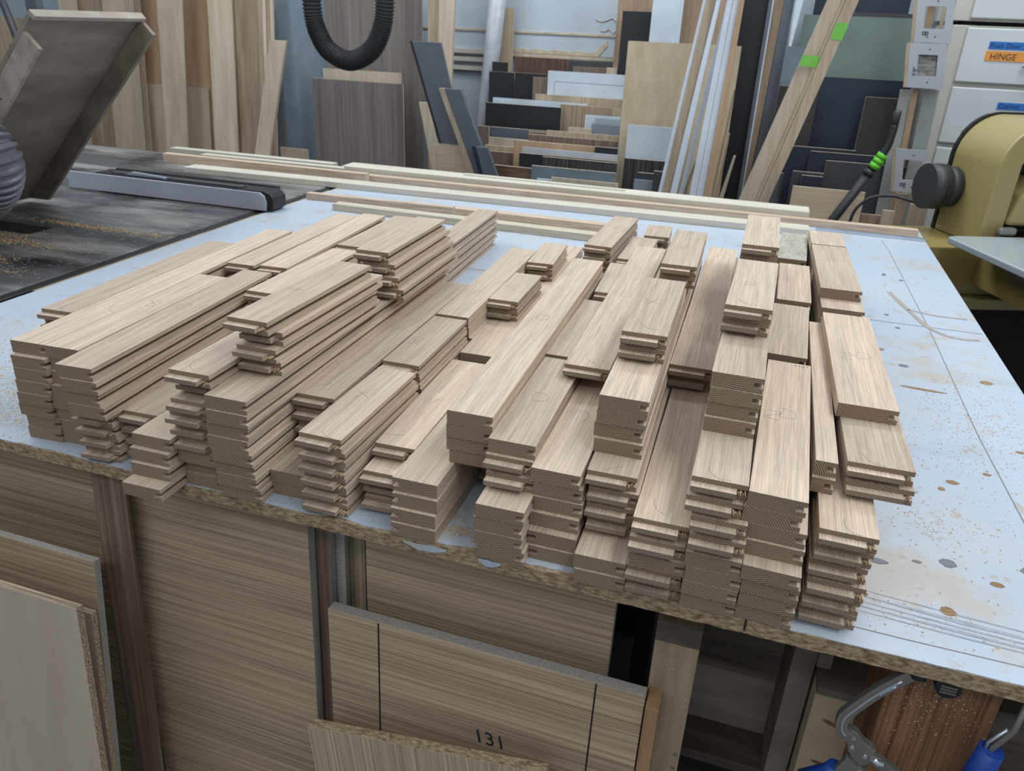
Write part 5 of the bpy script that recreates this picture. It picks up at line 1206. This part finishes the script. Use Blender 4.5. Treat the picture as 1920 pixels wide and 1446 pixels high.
band(1.395, 1.432, lambda z, s: (-.092 if not s else -.0165) + (.196 if not s else .183) * (z - .872) / .748, lb1)
band(1.490, 1.545, lambda z, s: (-.0155 if not s else .021) + (.182 if not s else .187) * (z - .872) / .748, lb2, y=3.2663)

# vacuum wand
vw = empty('vacuum_wand', (.36, 3.40, 0)); tag(vw, 'black vacuum wand with green grips leaning on dark sheets', 'vacuum wand')
def q_(x, z): return ((x - .36) * 1.0, 0 if z > .5 else -.02, z)
MB().tube([q_(-.16, .02), q_(.278, .80), q_(.385, 1.018)], .0185, 18).build('lower_tube', 'rubber', vw)
MB().tube([q_(.378, 1.008), q_(.388, 1.028)], .0215, 18).build('collar', 'rubber', vw)
MB().tube([q_(.388, 1.03), q_(.418, 1.095)], [.018, .018], 16).build('grip_core', 'rubber', vw)
for i in range(3): MB().tube([q_(.392 + i * .009, 1.036 + i * .019), q_(.401 + i * .009, 1.054 + i * .019)], .0215, 16).build('grip_ring', 'green_grip', vw)
MB().tube(smooth([q_(.416, 1.092), q_(.428, 1.125), q_(.433, 1.18), q_(.434, 1.20)], 4), .0145, 16).build('upper_bend', 'rubber', vw)
MB().tube([q_(.433, 1.195), q_(.434, 1.245), q_(.437, 1.257)], [.0135, .015, .009], 16).build('nozzle_end', 'charcoal', vw)
MB().prism([(.0, -.022, 1.03), (.01, -.022, 1.022), (-.012, -.022, 1.045)], (0, .004, 0)).build('trigger', 'grey', vw)

# templates with square holes standing in front of aluminium strips
def plate(name, label, x0, x1, z0, z1, hx0, hx1, hz0, hz1, yy, skew=0.0):
    e = empty(name, ((x0 + x1) / 2, yy, z0)); tag(e, label, 'template'); cx = (x0 + x1) / 2
    b = MB(); sk = lambda z: skew * (z - z0)
    def P(x, z): return (x - cx + sk(z), 0, z - z0)
    for (a0, a1, c0, c1) in ((x0, hx0, z0, z1), (hx1, x1, z0, z1), (hx0, hx1, z0, hz0), (hx0, hx1, hz1, z1)):
        b.prism([P(a0, c0), P(a1, c0), P(a1, c1), P(a0, c1)], (0, .009, 0))
    b.build('plate', 'hf', e); b = MB(); b.prism([P(x0 - .012, z0), P(x0 - .0004, z0), P(x0 - .0004, z1), P(x0 - .012, z1)], (0, .009, 0)); b.build('edge_band', 'tan', e)
    for z in (z0 + .022, z1 - .022): b = MB(); b.tube([(sk(z) + .008, -.0006, z - z0), (sk(z) + .008, .0, z - z0)], .0028, 10); b.build('screw_hole', 'void', e)
    return e, cx
SKW = -.16
ta, ca = plate('cutting_template', 'top grey template with a square hole marked 8 feet', .470, .604, 1.490, 1.66, .502, .575, 1.541, 1.620, 3.70, SKW)
tbm, cb_ = plate('cutting_template', 'middle grey template marked 6 foot 8 with stone-grey hole', .482, .617, 1.322, 1.488, .517, .588, 1.368, 1.446, 3.70, SKW)
tc_, cc = plate('cutting_template', 'lower grey template with a square hole beside the sander motor', .520, .640, .915, 1.088, .552, .622, .965, 1.047, 3.645, SKW)
MB().box(-.048, .040, .0105, .013, .045, .130).build('backing_paper', 'rubble', tbm)
def wr(s, par, x, z, size, rot):
    o = text_mesh('written_mark', s, size, 'ink'); o.parent = par; o.location = (x, -.0006, z); o.rotation_euler = (R_(90), R_(rot), 0); return o
wr("8'", ta, -.046, .042, .034, 90); wr("6'8\"", tbm, -.045, .045, .022, -90); wr("8'", tc_, -.042, .040, .034, 90)
for nm, lb, mt, a0, a1, zt_, yy in (('aluminium_strip', 'wide pale aluminium strip left of the wood strip under the templates', 'alu_dull', .468, .532, 1.310, 3.75), ('wood_strip', 'narrow pinkish wood strip between aluminium strips', 'orangetan', .533, .556, 1.95, 3.735), ('aluminium_strip', 'scratched aluminium strip right of the wood strip', 'alu_dull', .557, .615, 1.318, 3.75),
                            ('wood_strip', 'thin tan strip seen through the template holes', 'maple2', .592, .606, 1.95, 3.78), ('wood_board', 'brown board low behind the lower template', 'tan', .545, .592, .90, 3.70), ('wood_board', 'short tan board end low left of the wood strip', 'maple2', .492, .540, .842, 3.60), ('wood_board', 'tan board lowest under the lower template', 'maple2', .595, .665, .875, 3.62)):
    b0 = .05 * (1 if zt_ > 1 else .6)
    board4(nm, lb, mt, a0 + b0 * .9, a1 + b0 * .9, 0, a0 + (b0 * .9 - SKW * 0) * (0 if zt_ < 1.9 else -1.2), a1 + (b0 * .9) * (0 if zt_ < 1.9 else -1.2), zt_, yy, yy, th=.012, cat='strip')

# ---------------------------------------------------------------- drawer cabinet
cb = empty('drawer_cabinet', (1.15, 3.82, 0)); tag(cb, 'cream drawer cabinet with taped labels behind the drum sander', 'cabinet')
MB().box(-.535, .50, 0, .48, .0, 1.56).build('carcass', 'cream_cab', cb, bevel=.003); MB().box(-.545, .50, 0, .48, 1.575, 2.2).build('upper_carcass', 'cream_cab', cb, bevel=.003)
MB().box(-.50, .50, .02, .46, 1.56, 1.575).build('dark_gap', 'void', cb)
for (z0, z1) in ((1.585, 1.85), (1.350, 1.552), (1.110, 1.330), (.87, 1.09), (.63, .85)):
    d = MB().box(-.482, .48, -.024, -.0005, z0, z1).build('drawer', 'drawer', cb, bevel=.004)
    MB().tube([(-.26, -.05, (z0 + z1) / 2 - .03), (-.20, -.055, (z0 + z1) / 2 - .03), (-.14, -.05, (z0 + z1) / 2 - .03)], .009, 10).build('pull', 'alu', d)
    if z0 == 1.350:
        MB().box(-.392, -.20, -.0262, -.0243, 1.477, 1.505).build('tape_label', 'tape_blue', d); MB().box(-.396, -.20, -.0262, -.0243, 1.434, 1.470).build('tape_label', 'tape_orange', d)
        for s_, z, x, sz in (('Flush Door', 1.483, -.388, .024), ('HINGE', 1.440, -.380, .032)):
            o = text_mesh('label_text', s_, sz, 'ink', depth=.0003); o.parent = d; o.location = (x, -.0266, z); o.rotation_euler = (R_(90), 0, 0)
    if z0 == 1.110:
        MB().box(-.302, -.12, -.0262, -.0243, 1.254, 1.281).build('tape_label', 'tape_blue', d)
        o = text_mesh('label_text', 'Cabinet', .024, 'ink', depth=.0003); o.parent = d; o.location = (-.298, -.0266, 1.260); o.rotation_euler = (R_(90), 0, 0)

# ---------------------------------------------------------------- drum sander
sa = empty('drum_sander', (.72, 2.95, 0), (0, 0, math.atan2(.37, .93))); tag(sa, 'mustard yellow drum sander with steel table at the right', 'drum sander')
out = [(.0, .87), (.0, 1.13)] + arc(.145, 1.132, .145, 180, 95, 28) + [(.62, 1.278)]
inn = [(.62, 1.21)] + arc(.150, 1.135, .075, 90, 180, 18) + [(.075, .90), (.075, .87)]
MB().prism([(x, 0, z) for x, z in out + inn], (0, .262, 0)).build('housing', 'gold', sa, bevel=.006)
MB().prism([(x - .006 if x < .1 else x, .2625, z + (.006 if z > 1.2 else 0)) for x, z in out + [(.62, .87)]], (0, .014, 0)).build('rear_plate', 'black_rail', sa)
MB().prism([(.0765, -.01, .945), (.62, -.01, .945), (.62, -.01, 1.10), (.17, -.01, 1.09), (.10, -.01, 1.05)], (0, .16, 0)).build('drum_cover', 'gold', sa, bevel=.012)
MB().box(.0765, .6, .16, .25, .93, 1.20).build('dark_mechanism', 'black_rail', sa); MB().tube([(.077, .10, 1.145), (.60, .10, 1.145)], .014, 12).build('shaft', 'alu', sa)
MB().tube([(.185, -.011, 1.045), (.185, -.045, 1.045)], .020, 18).build('knob', 'rubber', sa)
MB().box(.16, .24, -.015, -.0105, .975, 1.005).build('badge', 'black_rail', sa)
MB().box(.04, .10, -.04, -.012, .918, .944).build('gear_housing', 'clamp', sa, bevel=.008)
MB().tube([(-.108, .215, 1.03), (-.045, .215, 1.03)], .078, 32).build('motor', 'rubber', sa); MB().tube([(-.044, .215, 1.03), (-.0055, .215, 1.03)], .070, 32).build('motor_flange', 'rubber', sa); MB().tube([(-.070, .215, 1.03), (-.066, .215, 1.03)], .0790, 32).build('motor_band', 'black_rail', sa)
tp_ = [(-.150, -.60), (.62, -.60), (.62, -.045), (-.117, -.045)] + [(-.137, -.05), (-.148, -.06), (-.150, -.075)]
MB().prism([(x, y, .895) for x, y in tp_], (0, 0, .022)).build('feed_table', 'steel_table', sa, bevel=.004)
MB().prism([(-.02, -.32, .894), (.04, -.32, .894), (.04, -.32, .83), (.02, -.32, .80), (-.005, -.32, .83)], (0, .14, 0)).build('table_bracket', 'clamp', sa)
MB().box(-.17, .62, -.005, .30, .70, .868).build('base', 'gold_dark', sa, bevel=.004); MB().box(-.185, .62, -.05, .31, .660, .6985).build('base_lip', 'gold', sa, bevel=.004)
MB().box(.02, .62, -.30, -.006, .74, .865).build('conveyor_side', 'gold_dark', sa)
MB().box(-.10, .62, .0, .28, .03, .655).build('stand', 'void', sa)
for (x, y) in ((-.13, -.02), (.56, -.02), (-.13, .26), (.56, .26)): MB().box(x, x + .03, y, y + .03, 0, .66).build('leg', 'black_rail', sa)
pc = smooth([(-.06, .30, .95), (-.14, .36, .965), (-.22, .40, .93), (-.25, .42, .80), (-.25, .44, .3), (-.25, .44, .01)], 6)
b = MB(); b.tube(pc, .006, 8); b.build('power_cord', 'rubber', sa)
# grey metal rack at the far left
rk = empty('metal_rack', (-3.62, 3.2, 0)); tag(rk, 'grey metal rack posts at the upper left corner', 'rack')
MB().tube([(-.09, 0, 1.62), (.012, 0, 1.24), (.03, 0, 0)], .018, 12).build('post', 'charcoal', rk); MB().box(.03, .10, .05, .09, 0, 1.6).build('post', 'slate', rk); MB().box(-.3, .12, .02, .06, 1.18, 1.21).build('shelf_bar', 'grey', rk); MB().box(-.3, .12, .02, .06, .72, .75).build('shelf_bar', 'grey', rk)
tag(MB().box(0, .5, 0, .02, 0, 1.42).build('chipboard_sheet', 'tan', loc=(-4.2, 3.4, 0)), 'brown sheet behind the metal rack at the left frame edge', 'sheet')
